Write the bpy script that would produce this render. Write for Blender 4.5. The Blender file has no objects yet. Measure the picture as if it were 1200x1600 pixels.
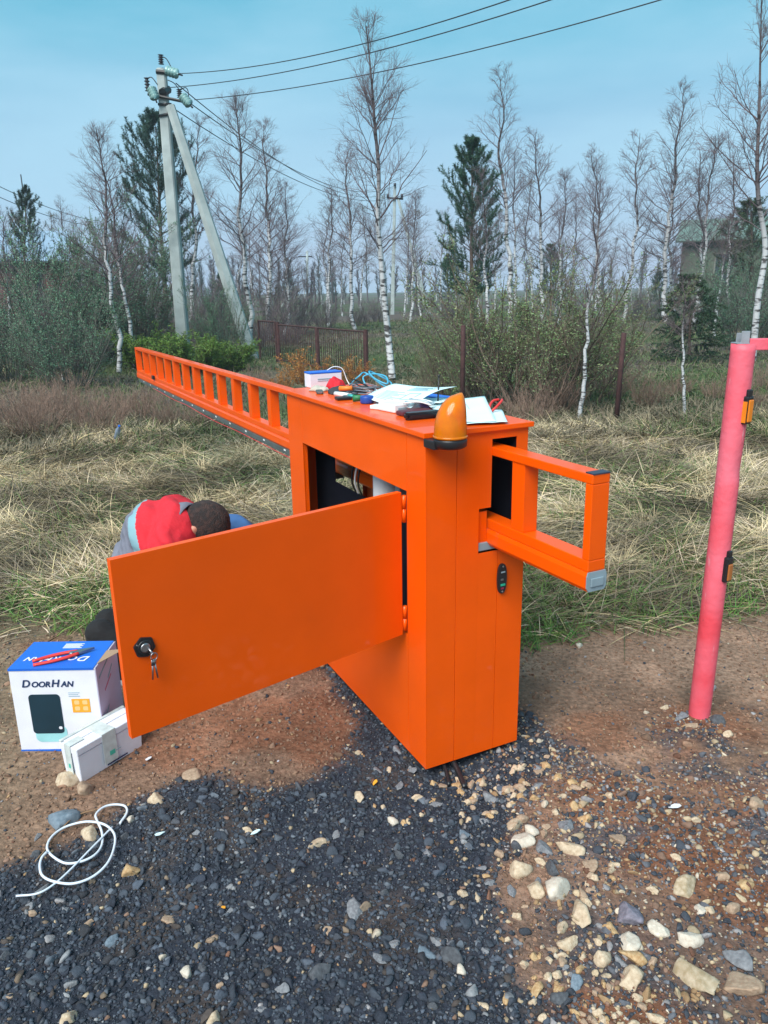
import bpy, bmesh, math, random
import numpy as np
from mathutils import Vector, Matrix
rad = math.radians
random.seed(4); rng = np.random.default_rng(11)
scn = bpy.context.scene
COL = scn.collection

# ------------------------------------------------------------------ camera
F, PITCH, ROLL, CH = 1194.456, 0.28378, -0.0167, 1.60
_a = math.pi/2 - PITCH
CR = np.array([[1,0,0],[0,math.cos(_a),-math.sin(_a)],[0,math.sin(_a),math.cos(_a)]]) @ \
     np.array([[math.cos(ROLL),-math.sin(ROLL),0],[math.sin(ROLL),math.cos(ROLL),0],[0,0,1]])
cam = bpy.data.cameras.new('camera'); co = bpy.data.objects.new('camera', cam); COL.objects.link(co)
co.matrix_world = Matrix([list(CR[0])+[0], list(CR[1])+[0], list(CR[2])+[CH], [0,0,0,1]])
cam.sensor_fit = 'VERTICAL'; cam.sensor_height = 36; cam.lens = F/1600*36
cam.clip_start = .05; cam.clip_end = 2000
scn.camera = co

# ------------------------------------------------------------------ world and sun
SUN_AZ, SUN_EL = rad(-150), rad(48)         # azimuth from +Y towards +X
w = bpy.data.worlds.new('World'); scn.world = w; w.use_nodes = True
nt = w.node_tree; N = nt.nodes; Lk = nt.links; N.clear()
def nn(t, **k):
    n = N.new(t)
    for a, b in k.items(): setattr(n, a, b)
    return n
sky = nn('ShaderNodeTexSky', sky_type='NISHITA', sun_disc=False, sun_elevation=SUN_EL, sun_rotation=SUN_AZ)
sky.air_density = 1.4; sky.dust_density = 2.2; sky.ozone_density = 2.0
tc = nn('ShaderNodeTexCoord'); mp = nn('ShaderNodeMapping'); mp.inputs['Scale'].default_value = (1.0, 1.0, 4.2)
mp.inputs['Rotation'].default_value = (0, rad(8), 0)
ns = nn('ShaderNodeTexNoise'); ns.inputs['Scale'].default_value = 1.7; ns.inputs['Detail'].default_value = 6; ns.inputs['Roughness'].default_value = .5
cr = nn('ShaderNodeValToRGB'); cr.color_ramp.elements[0].position = .42; cr.color_ramp.elements[1].position = .66
sep = nn('ShaderNodeSeparateXYZ'); zr = nn('ShaderNodeValToRGB')
zr.color_ramp.elements[0].position = 0.0; zr.color_ramp.elements[0].color = (4.3, 5.1, 7.0, 1)
zr.color_ramp.elements[1].position = .55; zr.color_ramp.elements[1].color = (.45, 4.2, 5.5, 1)
e = zr.color_ramp.elements.new(.10); e.color = (3.2, 4.6, 6.8, 1)
e = zr.color_ramp.elements.new(.26); e.color = (1.3, 4.5, 6.2, 1)
mx = nn('ShaderNodeMix', data_type='RGBA')
cl = nn('ShaderNodeMix', data_type='RGBA', blend_type='MIX'); cl.inputs[7].default_value = (3.5, 5.9, 7.4, 1)
ml = nn('ShaderNodeMath', operation='MULTIPLY'); ml.inputs[1].default_value = .75
bg = nn('ShaderNodeBackground'); bg.inputs['Strength'].default_value = .078
out = nn('ShaderNodeOutputWorld')
Lk.new(tc.outputs['Generated'], mp.inputs['Vector']); Lk.new(mp.outputs['Vector'], ns.inputs['Vector'])
Lk.new(ns.outputs['Fac'], cr.inputs['Fac']); Lk.new(tc.outputs['Generated'], sep.inputs[0]); Lk.new(sep.outputs['Z'], zr.inputs['Fac'])
mx.inputs['Factor'].default_value = .82
Lk.new(sky.outputs['Color'], mx.inputs[6]); Lk.new(zr.outputs['Color'], mx.inputs[7])
Lk.new(mx.outputs[2], cl.inputs[6]); Lk.new(cr.outputs['Color'], ml.inputs[0]); Lk.new(ml.outputs[0], cl.inputs['Factor'])
Lk.new(cl.outputs[2], bg.inputs['Color']); Lk.new(bg.outputs[0], out.inputs['Surface'])
sl = bpy.data.lights.new('sun', 'SUN'); so = bpy.data.objects.new('sun', sl); COL.objects.link(so)
sl.energy = 3.4; sl.angle = rad(42); sl.color = (1.0, .93, .86)
sd = Vector((math.sin(SUN_AZ)*math.cos(SUN_EL), math.cos(SUN_AZ)*math.cos(SUN_EL), math.sin(SUN_EL)))
so.rotation_euler = sd.to_track_quat('Z', 'Y').to_euler(); so.location = (-20, 0, 20)
scn.view_settings.view_transform = 'Standard'; scn.view_settings.look = 'None'
scn.view_settings.exposure = 0.73; scn.view_settings.gamma = 1.0
scn.cycles.max_bounces = 6; scn.cycles.transparent_max_bounces = 8

# ------------------------------------------------------------------ helpers
def ray(px, py): return CR @ np.array([(px-600)/F, -(py-800)/F, -1.])
def at(px, py, Y):
    d = ray(px, py); t = Y/d[1]; return np.array([0,0,CH]) + d*t
def gnd(px, py, z=0.):
    d = ray(px, py); t = (z-CH)/d[2]; return np.array([0,0,CH]) + d*t

def _h(ix, iy, s):
    n = (ix.astype(np.int64)*374761393 + iy.astype(np.int64)*668265263 + s*1274126177) & 0xffffffff
    n = ((n ^ (n >> 13))*1274126177) & 0xffffffff
    return ((n ^ (n >> 16)) & 0xffff)/65535.
def vnoise(x, y, s=0):
    x = np.asarray(x, float); y = np.asarray(y, float)
    ix = np.floor(x); iy = np.floor(y); fx = x-ix; fy = y-iy
    fx = fx*fx*(3-2*fx); fy = fy*fy*(3-2*fy)
    a = _h(ix,iy,s); b = _h(ix+1,iy,s); c = _h(ix,iy+1,s); d = _h(ix+1,iy+1,s)
    return (a*(1-fx)+b*fx)*(1-fy) + (c*(1-fx)+d*fx)*fy
def fbm(x, y, s=0, o=4):
    r = 0; a = .5; t = 0
    for i in range(o):
        r = r + a*vnoise(np.asarray(x)*2**i, np.asarray(y)*2**i, s+i*17); t += a; a *= .5
    return r/t
def sstep(a, b, x): t = np.clip((x-a)/(b-a), 0, 1); return t*t*(3-2*t)

CX, CY, YAW, CL, CHT, CW = 0.12797, 2.26279, 0.4587, 1.23405, 1.17065, 0.37962
U = np.array([-math.sin(YAW), math.cos(YAW), 0]); Wd = np.array([math.cos(YAW), math.sin(YAW), 0])
C0 = np.array([CX, CY, 0])
def loc(wv, uv, z=0.): return C0 + Wd*wv + U*uv + np.array([0,0,z])

def height(x, y):
    x = np.asarray(x, float); y = np.asarray(y, float)
    h = .022*(fbm(x*2.2, y*2.2, 3, 4)-.5) + .006*(fbm(x*14, y*14, 9, 2)-.5)
    g = sstep(3.3, 4.6, y+.25*(fbm(x*.8,y*.8,5)-.5))*(1-sstep(7.5, 11, y))
    h = h + g*(.02+.22*(fbm(x*.9, y*.9, 21, 3)-.35))
    h = h + sstep(9, 16, y)*.25*(fbm(x*.25, y*.25, 31, 3)-.5)
    # low spot below the free end of the cabinet
    d = np.hypot(x-(CX+.12), y-(CY+.0))
    h = h - .03*np.exp(-(d/.22)**2)
    return h
def gz(x, y): return float(height(np.array([x]), np.array([y]))[0])

def mesh_from(name, V, Fc, mats, smooth=False, col=None, midx=None):
    """V (n,3); Fc list of arrays (m,k) or one array"""
    if not isinstance(Fc, list): Fc = [Fc]
    me = bpy.data.meshes.new(name)
    V = np.asarray(V, np.float32); me.vertices.add(len(V)); me.vertices.foreach_set('co', V.ravel())
    lp = np.concatenate([f.ravel() for f in Fc]).astype(np.int32)
    sz = np.concatenate([np.full(len(f), f.shape[1]) for f in Fc]).astype(np.int32)
    me.loops.add(len(lp)); me.loops.foreach_set('vertex_index', lp)
    me.polygons.add(len(sz)); st = np.concatenate([[0], np.cumsum(sz)[:-1]]).astype(np.int32)
    me.polygons.foreach_set('loop_start', st); me.polygons.foreach_set('loop_total', sz)
    if smooth: me.polygons.foreach_set('use_smooth', np.ones(len(sz), bool))
    if midx is not None: me.polygons.foreach_set('material_index', np.asarray(midx, np.int32))
    for m in (mats if isinstance(mats, (list, tuple)) else [mats]): me.materials.append(m)
    if col is not None:
        a = me.attributes.new('col', 'FLOAT_COLOR', 'POINT')
        c4 = np.ones((len(V), 4), np.float32); c4[:, :3] = col; a.data.foreach_set('color', c4.ravel())
    me.update(calc_edges=True); me.validate()
    return me

def link(name, me, parent=None, loc=None, rot=None, label=None, cat=None, group=None, kind=None, scale=None):
    o = bpy.data.objects.new(name, me); COL.objects.link(o)
    if parent: o.parent = parent
    if loc is not None: o.location = [float(v) for v in loc]
    if rot is not None: o.rotation_euler = rot
    if scale is not None: o.scale = (scale,)*3 if isinstance(scale, (int, float)) else scale
    if label: o['label'] = label
    if cat: o['category'] = cat
    if group: o['group'] = group
    if kind: o['kind'] = kind
    return o
def empty(name, loc, label, cat, rotz=0, group=None, rot=None):
    o = link(name, None, None, loc, rot or (0,0,rotz), label, cat, group); o.empty_display_size = .1; return o

# bmesh shape kit
class B:
    def __init__(s): s.bm = bmesh.new(); s.mats = []
    def mi(s, m):
        if m not in s.mats: s.mats.append(m)
        return s.mats.index(m)
    def _tag(s, fs, m, smooth=False):
        i = s.mi(m)
        for f in fs: f.material_index = i; f.smooth = smooth
    def box(s, a, b, m, bev=0, M=None):
        a = [min(p,q) for p,q in zip(a,b)], [max(p,q) for p,q in zip(a,b)]
        lo, hi = a
        t = bmesh.new()
        bmesh.ops.create_cube(t, size=1)
        for v in t.verts: v.co = Vector([lo[i]+(v.co[i]+.5)*(hi[i]-lo[i]) for i in range(3)])
        if bev: bmesh.ops.bevel(t, geom=t.edges[:], offset=bev, segments=2, affect='EDGES', profile=.6)
        return s._merge(t, m, M)
    def _merge(s, t, m, M=None, smooth=False):
        if M is not None: bmesh.ops.transform(t, matrix=M, verts=t.verts)
        i = s.mi(m); vm = {}
        for v in t.verts: vm[v] = s.bm.verts.new(v.co)
        fs = []
        for f in t.faces:
            try:
                g = s.bm.faces.new([vm[v] for v in f.verts]); g.material_index = i; g.smooth = smooth or f.smooth; fs.append(g)
            except ValueError: pass
        t.free(); return fs
    def tube(s, pts, r, m, n=8, cap=True, smooth=True, flat=None):
        pts = [Vector([float(q) for q in p]) for p in pts]; rs = r if isinstance(r, (list, tuple)) else [r]*len(pts)
        t = bmesh.new(); rings = []
        up = Vector((0,0,1)); prev = None
        for k, p in enumerate(pts):
            d = (pts[min(k+1,len(pts)-1)]-pts[max(k-1,0)]).normalized()
            if prev is None:
                a = d.cross(up)
                if a.length < 1e-3: a = d.cross(Vector((1,0,0)))
            else: a = prev - d*prev.dot(d)
            a.normalize(); prev = a; b = d.cross(a)
            rings.append([t.verts.new(p + (a*math.cos(2*math.pi*j/n) + b*math.sin(2*math.pi*j/n)*(flat or 1))*rs[k]) for j in range(n)])
        for k in range(len(rings)-1):
            for j in range(n): t.faces.new([rings[k][j], rings[k][(j+1)%n], rings[k+1][(j+1)%n], rings[k+1][j]])
        if cap:
            t.faces.new(rings[0][::-1]); t.faces.new(rings[-1])
        for f in t.faces: f.smooth = smooth and len(f.verts) == 4
        return s._merge(t, m)
    def lathe(s, prof, m, n=24, M=None, smooth=True, shear=None, rib=0):
        t = bmesh.new(); rings = []
        for r, z in prof:
            ox = shear(r, z) if shear else 0
            rings.append([t.verts.new((ox+max(r,1e-4)*(1-rib*(j%2))*math.cos(2*math.pi*j/n), max(r,1e-4)*(1-rib*(j%2))*math.sin(2*math.pi*j/n), z)) for j in range(n)])
        for k in range(len(rings)-1):
            for j in range(n): t.faces.new([rings[k][j], rings[k][(j+1)%n], rings[k+1][(j+1)%n], rings[k+1][j]])
        t.faces.new(rings[0][::-1]); t.faces.new(rings[-1])
        for f in t.faces: f.smooth = smooth and len(f.verts) == 4
        return s._merge(t, m, M)
    def prism(s, pts, z0, z1, m, M=None, bev=0):
        t = bmesh.new(); a = [t.verts.new((p[0],p[1],z0)) for p in pts]; b = [t.verts.new((p[0],p[1],z1)) for p in pts]
        n = len(pts); t.faces.new(a[::-1]); t.faces.new(b)
        for j in range(n): t.faces.new([a[j], a[(j+1)%n], b[(j+1)%n], b[j]])
        bmesh.ops.recalc_face_normals(t, faces=t.faces)
        if bev: bmesh.ops.bevel(t, geom=t.edges[:], offset=bev, segments=2, affect='EDGES')
        return s._merge(t, m, M)
    def mesh(s, name):
        me = bpy.data.meshes.new(name); bmesh.ops.recalc_face_normals(s.bm, faces=s.bm.faces)
        s.bm.to_mesh(me); s.bm.free()
        for m in s.mats: me.materials.append(m)
        return me
    def build(s, name, parent=None, **k): return link(name, s.mesh(name), parent, **k)

def spline(P, n=8):
    P = [np.array(p, float) for p in P]; Q = [2*P[0]-P[1]] + P + [2*P[-1]-P[-2]]; o = []
    for i in range(1, len(Q)-2):
        for k in range(n):
            t = k/n; o.append(.5*((2*Q[i]) + (Q[i+1]-Q[i-1])*t + (2*Q[i-1]-5*Q[i]+4*Q[i+1]-Q[i+2])*t*t + (3*Q[i]-Q[i-1]-3*Q[i+1]+Q[i+2])*t**3))
    o.append(P[-1]); return o

# ------------------------------------------------------------------ materials
def mat(name, c, rough=.6, metal=0, spec=.5, var=0, vscale=8, bump=0, bscale=40, c2=None, coat=0, trans=0, c2pos=(.45,.6), ior=None, sss=0, bdist=.01):
    m = bpy.data.materials.new(name); m.use_nodes = True; t = m.node_tree; b = t.nodes['Principled BSDF']
    b.inputs['Base Color'].default_value = (*c, 1); b.inputs['Roughness'].default_value = rough
    b.inputs['Metallic'].default_value = metal; b.inputs['Specular IOR Level'].default_value = spec
    b.inputs['Coat Weight'].default_value = coat; b.inputs['Transmission Weight'].default_value = trans
    if ior: b.inputs['IOR'].default_value = ior
    if var or c2 or bump:
        tc = t.nodes.new('ShaderNodeTexCoord')
    if var or c2:
        n = t.nodes.new('ShaderNodeTexNoise'); n.inputs['Scale'].default_value = vscale; n.inputs['Detail'].default_value = 5
        t.links.new(tc.outputs['Object'], n.inputs['Vector'])
        r = t.nodes.new('ShaderNodeValToRGB'); r.color_ramp.elements[0].position = c2pos[0]-.15 if not c2 else c2pos[0]; r.color_ramp.elements[1].position = c2pos[1]+.1 if not c2 else c2pos[1]
        if c2: r.color_ramp.elements[0].color = (*c,1); r.color_ramp.elements[1].color = (*c2,1)
        else:
            r.color_ramp.elements[0].color = (*[q*(1-var) for q in c],1); r.color_ramp.elements[1].color = (*[min(1,q*(1+var)) for q in c],1)
        t.links.new(n.outputs['Fac'], r.inputs['Fac']); t.links.new(r.outputs['Color'], b.inputs['Base Color'])
    if bump:
        n2 = t.nodes.new('ShaderNodeTexNoise'); n2.inputs['Scale'].default_value = bscale; n2.inputs['Detail'].default_value = 6
        t.links.new(tc.outputs['Object'], n2.inputs['Vector'])
        bp = t.nodes.new('ShaderNodeBump'); bp.inputs['Strength'].default_value = bump; bp.inputs['Distance'].default_value = bdist
        t.links.new(n2.outputs['Fac'], bp.inputs['Height']); t.links.new(bp.outputs[0], b.inputs['Normal'])
    return m
def colmat(name, rough=.8, spec=.3, bump=0, bscale=60, transl=0, var=.25, vscale=30):
    m = bpy.data.materials.new(name); m.use_nodes = True; t = m.node_tree; b = t.nodes['Principled BSDF']
    a = t.nodes.new('ShaderNodeAttribute'); a.attribute_name = 'col'
    b.inputs['Roughness'].default_value = rough; b.inputs['Specular IOR Level'].default_value = spec
    tc = t.nodes.new('ShaderNodeTexCoord')
    if var:
        n = t.nodes.new('ShaderNodeTexNoise'); n.inputs['Scale'].default_value = vscale; n.inputs['Detail'].default_value = 6; n.inputs['Roughness'].default_value = .65
        t.links.new(tc.outputs['Object'], n.inputs['Vector'])
        mr = t.nodes.new('ShaderNodeMapRange'); mr.inputs['From Min'].default_value = .3; mr.inputs['From Max'].default_value = .7
        mr.inputs['To Min'].default_value = 1-var; mr.inputs['To Max'].default_value = 1+var
        t.links.new(n.outputs['Fac'], mr.inputs['Value'])
        vm = t.nodes.new('ShaderNodeVectorMath'); vm.operation = 'SCALE'
        t.links.new(a.outputs['Color'], vm.inputs[0]); t.links.new(mr.outputs[0], vm.inputs['Scale']); t.links.new(vm.outputs[0], b.inputs['Base Color'])
    else: t.links.new(a.outputs['Color'], b.inputs['Base Color'])
    if bump:
        n2 = t.nodes.new('ShaderNodeTexNoise'); n2.inputs['Scale'].default_value = bscale; n2.inputs['Detail'].default_value = 8
        t.links.new(tc.outputs['Object'], n2.inputs['Vector'])
        bp = t.nodes.new('ShaderNodeBump'); bp.inputs['Strength'].default_value = bump; bp.inputs['Distance'].default_value = .01
        t.links.new(n2.outputs['Fac'], bp.inputs['Height']); t.links.new(bp.outputs[0], b.inputs['Normal'])
    return m
M_or = mat('orange_paint', (.80, .090, .0003), .42, spec=.12, var=.05, vscale=5, bump=.03, bscale=200, coat=.35)
M_blk = mat('black_plastic', (.012,.013,.016), .4, var=.3)
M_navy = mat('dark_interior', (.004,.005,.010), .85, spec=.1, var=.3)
M_grey = mat('grey_plastic', (.22,.30,.35), .4, var=.1)
M_galv = mat('galvanised', (.42,.45,.48), .45, metal=.7, var=.2, vscale=20)
M_dkgrey = mat('dark_grey_rubber', (.07,.09,.09), .7, var=.2)
M_white = mat('white_plastic', (.75,.76,.78), .4, var=.04)
M_card = mat('white_card', (.70,.72,.80), .55, var=.05, vscale=14)
M_cardside = mat('lilac_card', (.50,.46,.62), .6, var=.06)
M_kraft = mat('raw_cardboard', (.42,.30,.20), .85, var=.1)
M_blue = mat('blue_print', (.012,.13,.62), .4, var=.08, vscale=5)
M_ink = mat('navy_ink', (.01,.03,.10), .5)
M_dkteal = mat('dark_teal_print', (.006,.028,.045), .45, var=.3, vscale=6)
M_teal = mat('pale_teal_print', (.30,.62,.66), .5, var=.2)
M_ylw = mat('amber_print', (.80,.36,.03), .5)
M_redp = mat('red_grip', (.62,.035,.03), .45, var=.15)
M_steel = mat('tool_steel', (.30,.31,.33), .35, metal=.9, var=.2)
M_paper = mat('paper', (.62,.80,.84), .7, var=.03)
M_inkl = mat('paper_ink', (.22,.36,.42), .7)
M_pink = mat('faded_red_paint', (.70,.062,.090), .55, c2=(.74,.15,.21), vscale=3.5, bump=.25, bscale=45, c2pos=(.38,.62))
def wear(m, col, scale, lo, hi, stretch=(1,1,.25)):
    t = m.node_tree; b = t.nodes['Principled BSDF']; src = b.inputs['Base Color'].links[0].from_socket
    tc = t.nodes.new('ShaderNodeTexCoord'); mp = t.nodes.new('ShaderNodeMapping'); mp.inputs['Scale'].default_value = stretch
    n = t.nodes.new('ShaderNodeTexNoise'); n.inputs['Scale'].default_value = scale; n.inputs['Detail'].default_value = 8; n.inputs['Roughness'].default_value = .7
    r = t.nodes.new('ShaderNodeMapRange'); r.inputs['From Min'].default_value = lo; r.inputs['From Max'].default_value = hi
    x = t.nodes.new('ShaderNodeMix'); x.data_type = 'RGBA'; x.inputs[7].default_value = (*col, 1)
    t.links.new(tc.outputs['Object'], mp.inputs[0]); t.links.new(mp.outputs[0], n.inputs['Vector']); t.links.new(n.outputs['Fac'], r.inputs['Value'])
    t.links.new(r.outputs[0], x.inputs['Factor']); t.links.new(src, x.inputs[6]); t.links.new(x.outputs[2], b.inputs['Base Color'])
wear(M_pink, (.22,.05,.05), 26, .66, .72); wear(M_pink, (.62,.38,.42), 40, .64, .70, (1,1,.12))
wear(M_or, (.62,.20,.07), 34, .70, .80, (1,1,.5))
wear(M_card, (.50,.47,.44), 24, .66, .78, (1,1,1))
M_stain = mat('dark_stain', (.25,.02,.025), .7, var=.2)
M_rust = mat('rusted_steel', (.055,.022,.022), .8, var=.35, vscale=20, bump=.2)
M_conc = mat('concrete', (.34,.40,.40), .9, var=.18, vscale=3, bump=.3, bscale=25)
M_wire = mat('wire', (.02,.025,.03), .6)
M_gins = mat('glass_insulator', (.35,.62,.62), .15, trans=.35)
M_dins = mat('porcelain_insulator', (.02,.02,.03), .3)
M_cable = mat('white_cable', (.62,.68,.76), .4, var=.05)
M_bcab = mat('blue_cable', (.06,.36,.55), .45)
M_rcab = mat('red_cable', (.6,.03,.05), .45)
M_red = mat('red_cloth', (.58,.014,.028), .85, var=.12, vscale=12, bump=.5, bscale=30)
M_greyc = mat('grey_cloth', (.16,.17,.22), .9, var=.15, vscale=12, bump=.5, bscale=30)
M_strip = mat('reflective_strip', (.20,.36,.42), .5, var=.06)
M_bluec = mat('blue_cloth', (.035,.11,.28), .9, var=.15, vscale=12, bump=.5)
M_blackc = mat('black_cloth', (.008,.008,.010), .9, var=.3, bump=.4)
M_skin = mat('skin', (.50,.22,.15), .55, var=.08, vscale=20)
M_hair = mat('dark_hair', (.016,.010,.010), .75, c2=(.045,.022,.018), vscale=60, bump=.9, bscale=220)
M_beige = mat('beige_cloth', (.45,.42,.36), .9, var=.15, bump=.4)
M_green = mat('green_grip', (.01,.16,.06), .5)
M_amber = mat('amber_lens', (1.0,.25,.0), .16, spec=.4, trans=.45, ior=1.45, var=.25, vscale=14)

# ------------------------------------------------------------------ ground zones
def inpoly(x, y, P):
    x = np.asarray(x); y = np.asarray(y); r = np.zeros(x.shape, bool); n = len(P)
    for i in range(n):
        x1,y1 = P[i]; x2,y2 = P[(i+1)%n]
        c = ((y1 > y) != (y2 > y)); 
        xi = (x2-x1)*(y-y1)/((y2-y1) if y2 != y1 else 1e-9)+x1
        r ^= c & (x < xi)
    return r
def sdist(x, y, P):
    x = np.asarray(x, float); y = np.asarray(y, float); d = np.full(x.shape, 1e9); n = len(P)
    for i in range(n):
        a = np.array(P[i]); b = np.array(P[(i+1)%n]); ab = b-a
        t = np.clip(((x-a[0])*ab[0]+(y-a[1])*ab[1])/(ab@ab), 0, 1)
        d = np.minimum(d, np.hypot(x-a[0]-t*ab[0], y-a[1]-t*ab[1]))
    return np.where(inpoly(x, y, P), d, -d)
def gp(L): return [tuple(gnd(*q)[:2]) for q in L]
P_grav = gp([(-600,1500),(-250,1400),(0,1345),(110,1310),(190,1250),(270,1225),(400,1232),(480,1205),(545,1180),(575,1120),(505,1035),(560,1010),(700,1040),(830,1130),(850,1190),(790,1250),(790,1340),(815,1450),(860,1640),(900,2600),(-600,2600)])
P_mix = gp([(815,1120),(920,1190),(1230,1270),(1700,1330),(1900,2600),(900,2600),(860,1640),(815,1450),(785,1250),(700,1215)])
P_pst = gp([(1000,1095),(1100,1085),(1400,1110),(1500,1300),(1230,1290),(960,1210)])
def zones(x, y):
    wob = .10*(fbm(x*3.1, y*3.1, 41, 4)-.5)
    g = sstep(-.08, .07, sdist(x, y, P_grav)+wob*2.6)
    m = sstep(-.08, .12, sdist(x, y, P_mix)+wob*2.5)*(.35+.65*sstep(.42,.58,fbm(x*2.6, y*2.6, 77, 4)))
    m = np.maximum(m, sstep(-.05, .12, sdist(x, y, P_pst)+wob*2.5)*sstep(.44,.58,fbm(x*4.6, y*4.6, 79, 4))*.8)
    gr = sstep(3.15, 3.75, y - .10*x*(x>0) + .55*(fbm(x*1.5, y*1.5, 51, 4)-.5) + .12*np.sin(x*2))
    return g, m, gr

# ------------------------------------------------------------------ ground
def ground():
    nx, ny = 500, 700
    tx = np.linspace(-1, 1, nx); X = .75*np.sinh(6.8*tx)
    ty = np.linspace(-.6, 1, ny); Y = 1.9 + .55*np.sinh(7.2*ty)
    gx, gy = np.meshgrid(X, Y); x = gx.ravel(); y = gy.ravel(); z = height(x, y)
    g, m, gr = zones(x, y)
    dirt = np.array([.235,.145,.102]); dirt2 = np.array([.20,.150,.10]); redd = np.array([.21,.085,.045])
    f1 = sstep(.35,.65, fbm(x*1.3,y*1.3,61,4))[:,None]
    left = sstep(-.9,-1.6, x)[:,None]
    rd = sstep(.60,.72, fbm(x*2.4,y*2.4,88,4))[:,None]
    c = dirt*(.75+.4*f1); c = c*(1-left*.7)+dirt2*left*.7; c = c*(1-rd*.6)+redd*rd*.6
    c *= (.62+.76*fbm(x*9,y*9,64,4))[:,None]
    dq = (sstep(.52,.66,fbm(x*4.4,y*4.4,271,4))*.45)[:,None]; gc = (np.array([.026,.031,.044])*(1-dq)+np.array([.085,.062,.048])*dq)*(.7+.6*fbm(x*12,y*12,71,3))[:,None]
    mq = sstep(.45,.58,fbm(x*3.3,y*3.3,173,4))[:,None]; mc = (np.array([.058,.055,.066])*(1-mq)+np.array([.15,.062,.034])*mq)*(.6+.8*fbm(x*7,y*7,73,4))[:,None]
    soil = np.array([.070,.066,.040])*(.6+.8*fbm(x*3,y*3,93,4))[:,None]
    mead = np.array([.060,.085,.036]); brn = np.array([.095,.078,.068])
    fm = sstep(.40,.60, fbm(x*.16+3,y*.16,95,4))[:,None]
    mead = (mead*(1-fm)+brn*fm)*(.7+.6*fbm(x*.9,y*.9,97,4))[:,None]
    far = sstep(7.5, 10, y)[:,None]
    soil = soil*(1-far)+mead*far
    c = c*(1-m[:,None]*.85)+mc*m[:,None]*.85
    c = c*(1-g[:,None])+gc*g[:,None]
    c = c*(1-gr[:,None])+soil*gr[:,None]
    z = z + .012*g*0
    idx = np.arange(nx*ny).reshape(ny, nx)
    Fq = np.stack([idx[:-1,:-1].ravel(), idx[:-1,1:].ravel(), idx[1:,1:].ravel(), idx[1:,:-1].ravel()], 1)
    me = mesh_from('ground', np.stack([x,y,z],1), Fq, colmat('ground_soil', .95, .15, bump=1.0, bscale=55, var=.5, vscale=48), True, c)
    link('ground', me, kind='structure')
ground()

# ------------------------------------------------------------------ stones
def ico(sub):
    b = bmesh.new(); bmesh.ops.create_icosphere(b, subdivisions=sub, radius=1); b.verts.index_update()
    V = np.array([v.co[:] for v in b.verts]); Fc = np.array([[v.index for v in f.verts] for f in b.faces]); b.free(); return V, Fc
def stone_variant(sub, seed, ang=.25):
    V, Fc = ico(sub); r = np.random.default_rng(seed)
    # cut with random planes for facets
    for k in range(8):
        n = r.normal(size=3); n /= np.linalg.norm(n); d = r.uniform(.34, .70)
        s = V@n; V = V - np.outer(np.maximum(s-d, 0)*.97, n)
    if sub > 2:
        nz = fbm(V[:,0]*2.2+seed%97, V[:,1]*2.2+V[:,2]*1.7, seed%50, 3)-.5; nz2 = fbm(V[:,0]*7+seed%31, V[:,1]*7+V[:,2]*5, seed%40, 2)-.5; V = V*(1+.30*nz+.10*nz2)[:,None]
    V = V/np.abs(V).max(0).mean()*(1+ang*.3*(r.random((len(V),1))-.5))
    V = V*np.array([r.uniform(1.1,1.5), r.uniform(.8,1.15), r.uniform(.6,.95)])
    return V, Fc
def rotm(a, b, c):
    ca,sa,cb,sb,cc,sc = np.cos(a),np.sin(a),np.cos(b),np.sin(b),np.cos(c),np.sin(c)
    R = np.empty((len(a),3,3))
    R[:,0,0]=cc*cb; R[:,0,1]=cc*sb*sa-sc*ca; R[:,0,2]=cc*sb*ca+sc*sa
    R[:,1,0]=sc*cb; R[:,1,1]=sc*sb*sa+cc*ca; R[:,1,2]=sc*sb*ca-cc*sa
    R[:,2,0]=-sb; R[:,2,1]=cb*sa; R[:,2,2]=cb*ca
    return R
M_stone = colmat('gravel_stone', .85, .3, bump=.35, bscale=120, var=.22, vscale=90)
PAL_D = .72*np.array([[.038,.048,.070],[.06,.075,.100],[.085,.105,.14],[.045,.048,.058],[.13,.155,.19],[.30,.31,.33],[.085,.07,.065],[.25,.19,.14]])
PW_D = np.array([.30,.27,.16,.15,.06,.015,.03,.015])
PAL_M = .85*np.array([[.05,.058,.075],[.11,.118,.14],[.42,.33,.22],[.34,.22,.12],[.24,.15,.11],[.28,.27,.28],[.52,.45,.36],[.18,.09,.06]])
PW_M = np.array([.26,.19,.12,.10,.12,.08,.03,.10])
def cabinet_clear(x, y, mrg=.0):
    a = (x-CX)*Wd[0]+(y-CY)*Wd[1]; b = (x-CX)*U[0]+(y-CY)*U[1]
    return ~((a > -mrg) & (a < CW+mrg) & (b > -mrg) & (b < CL+mrg))
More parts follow.
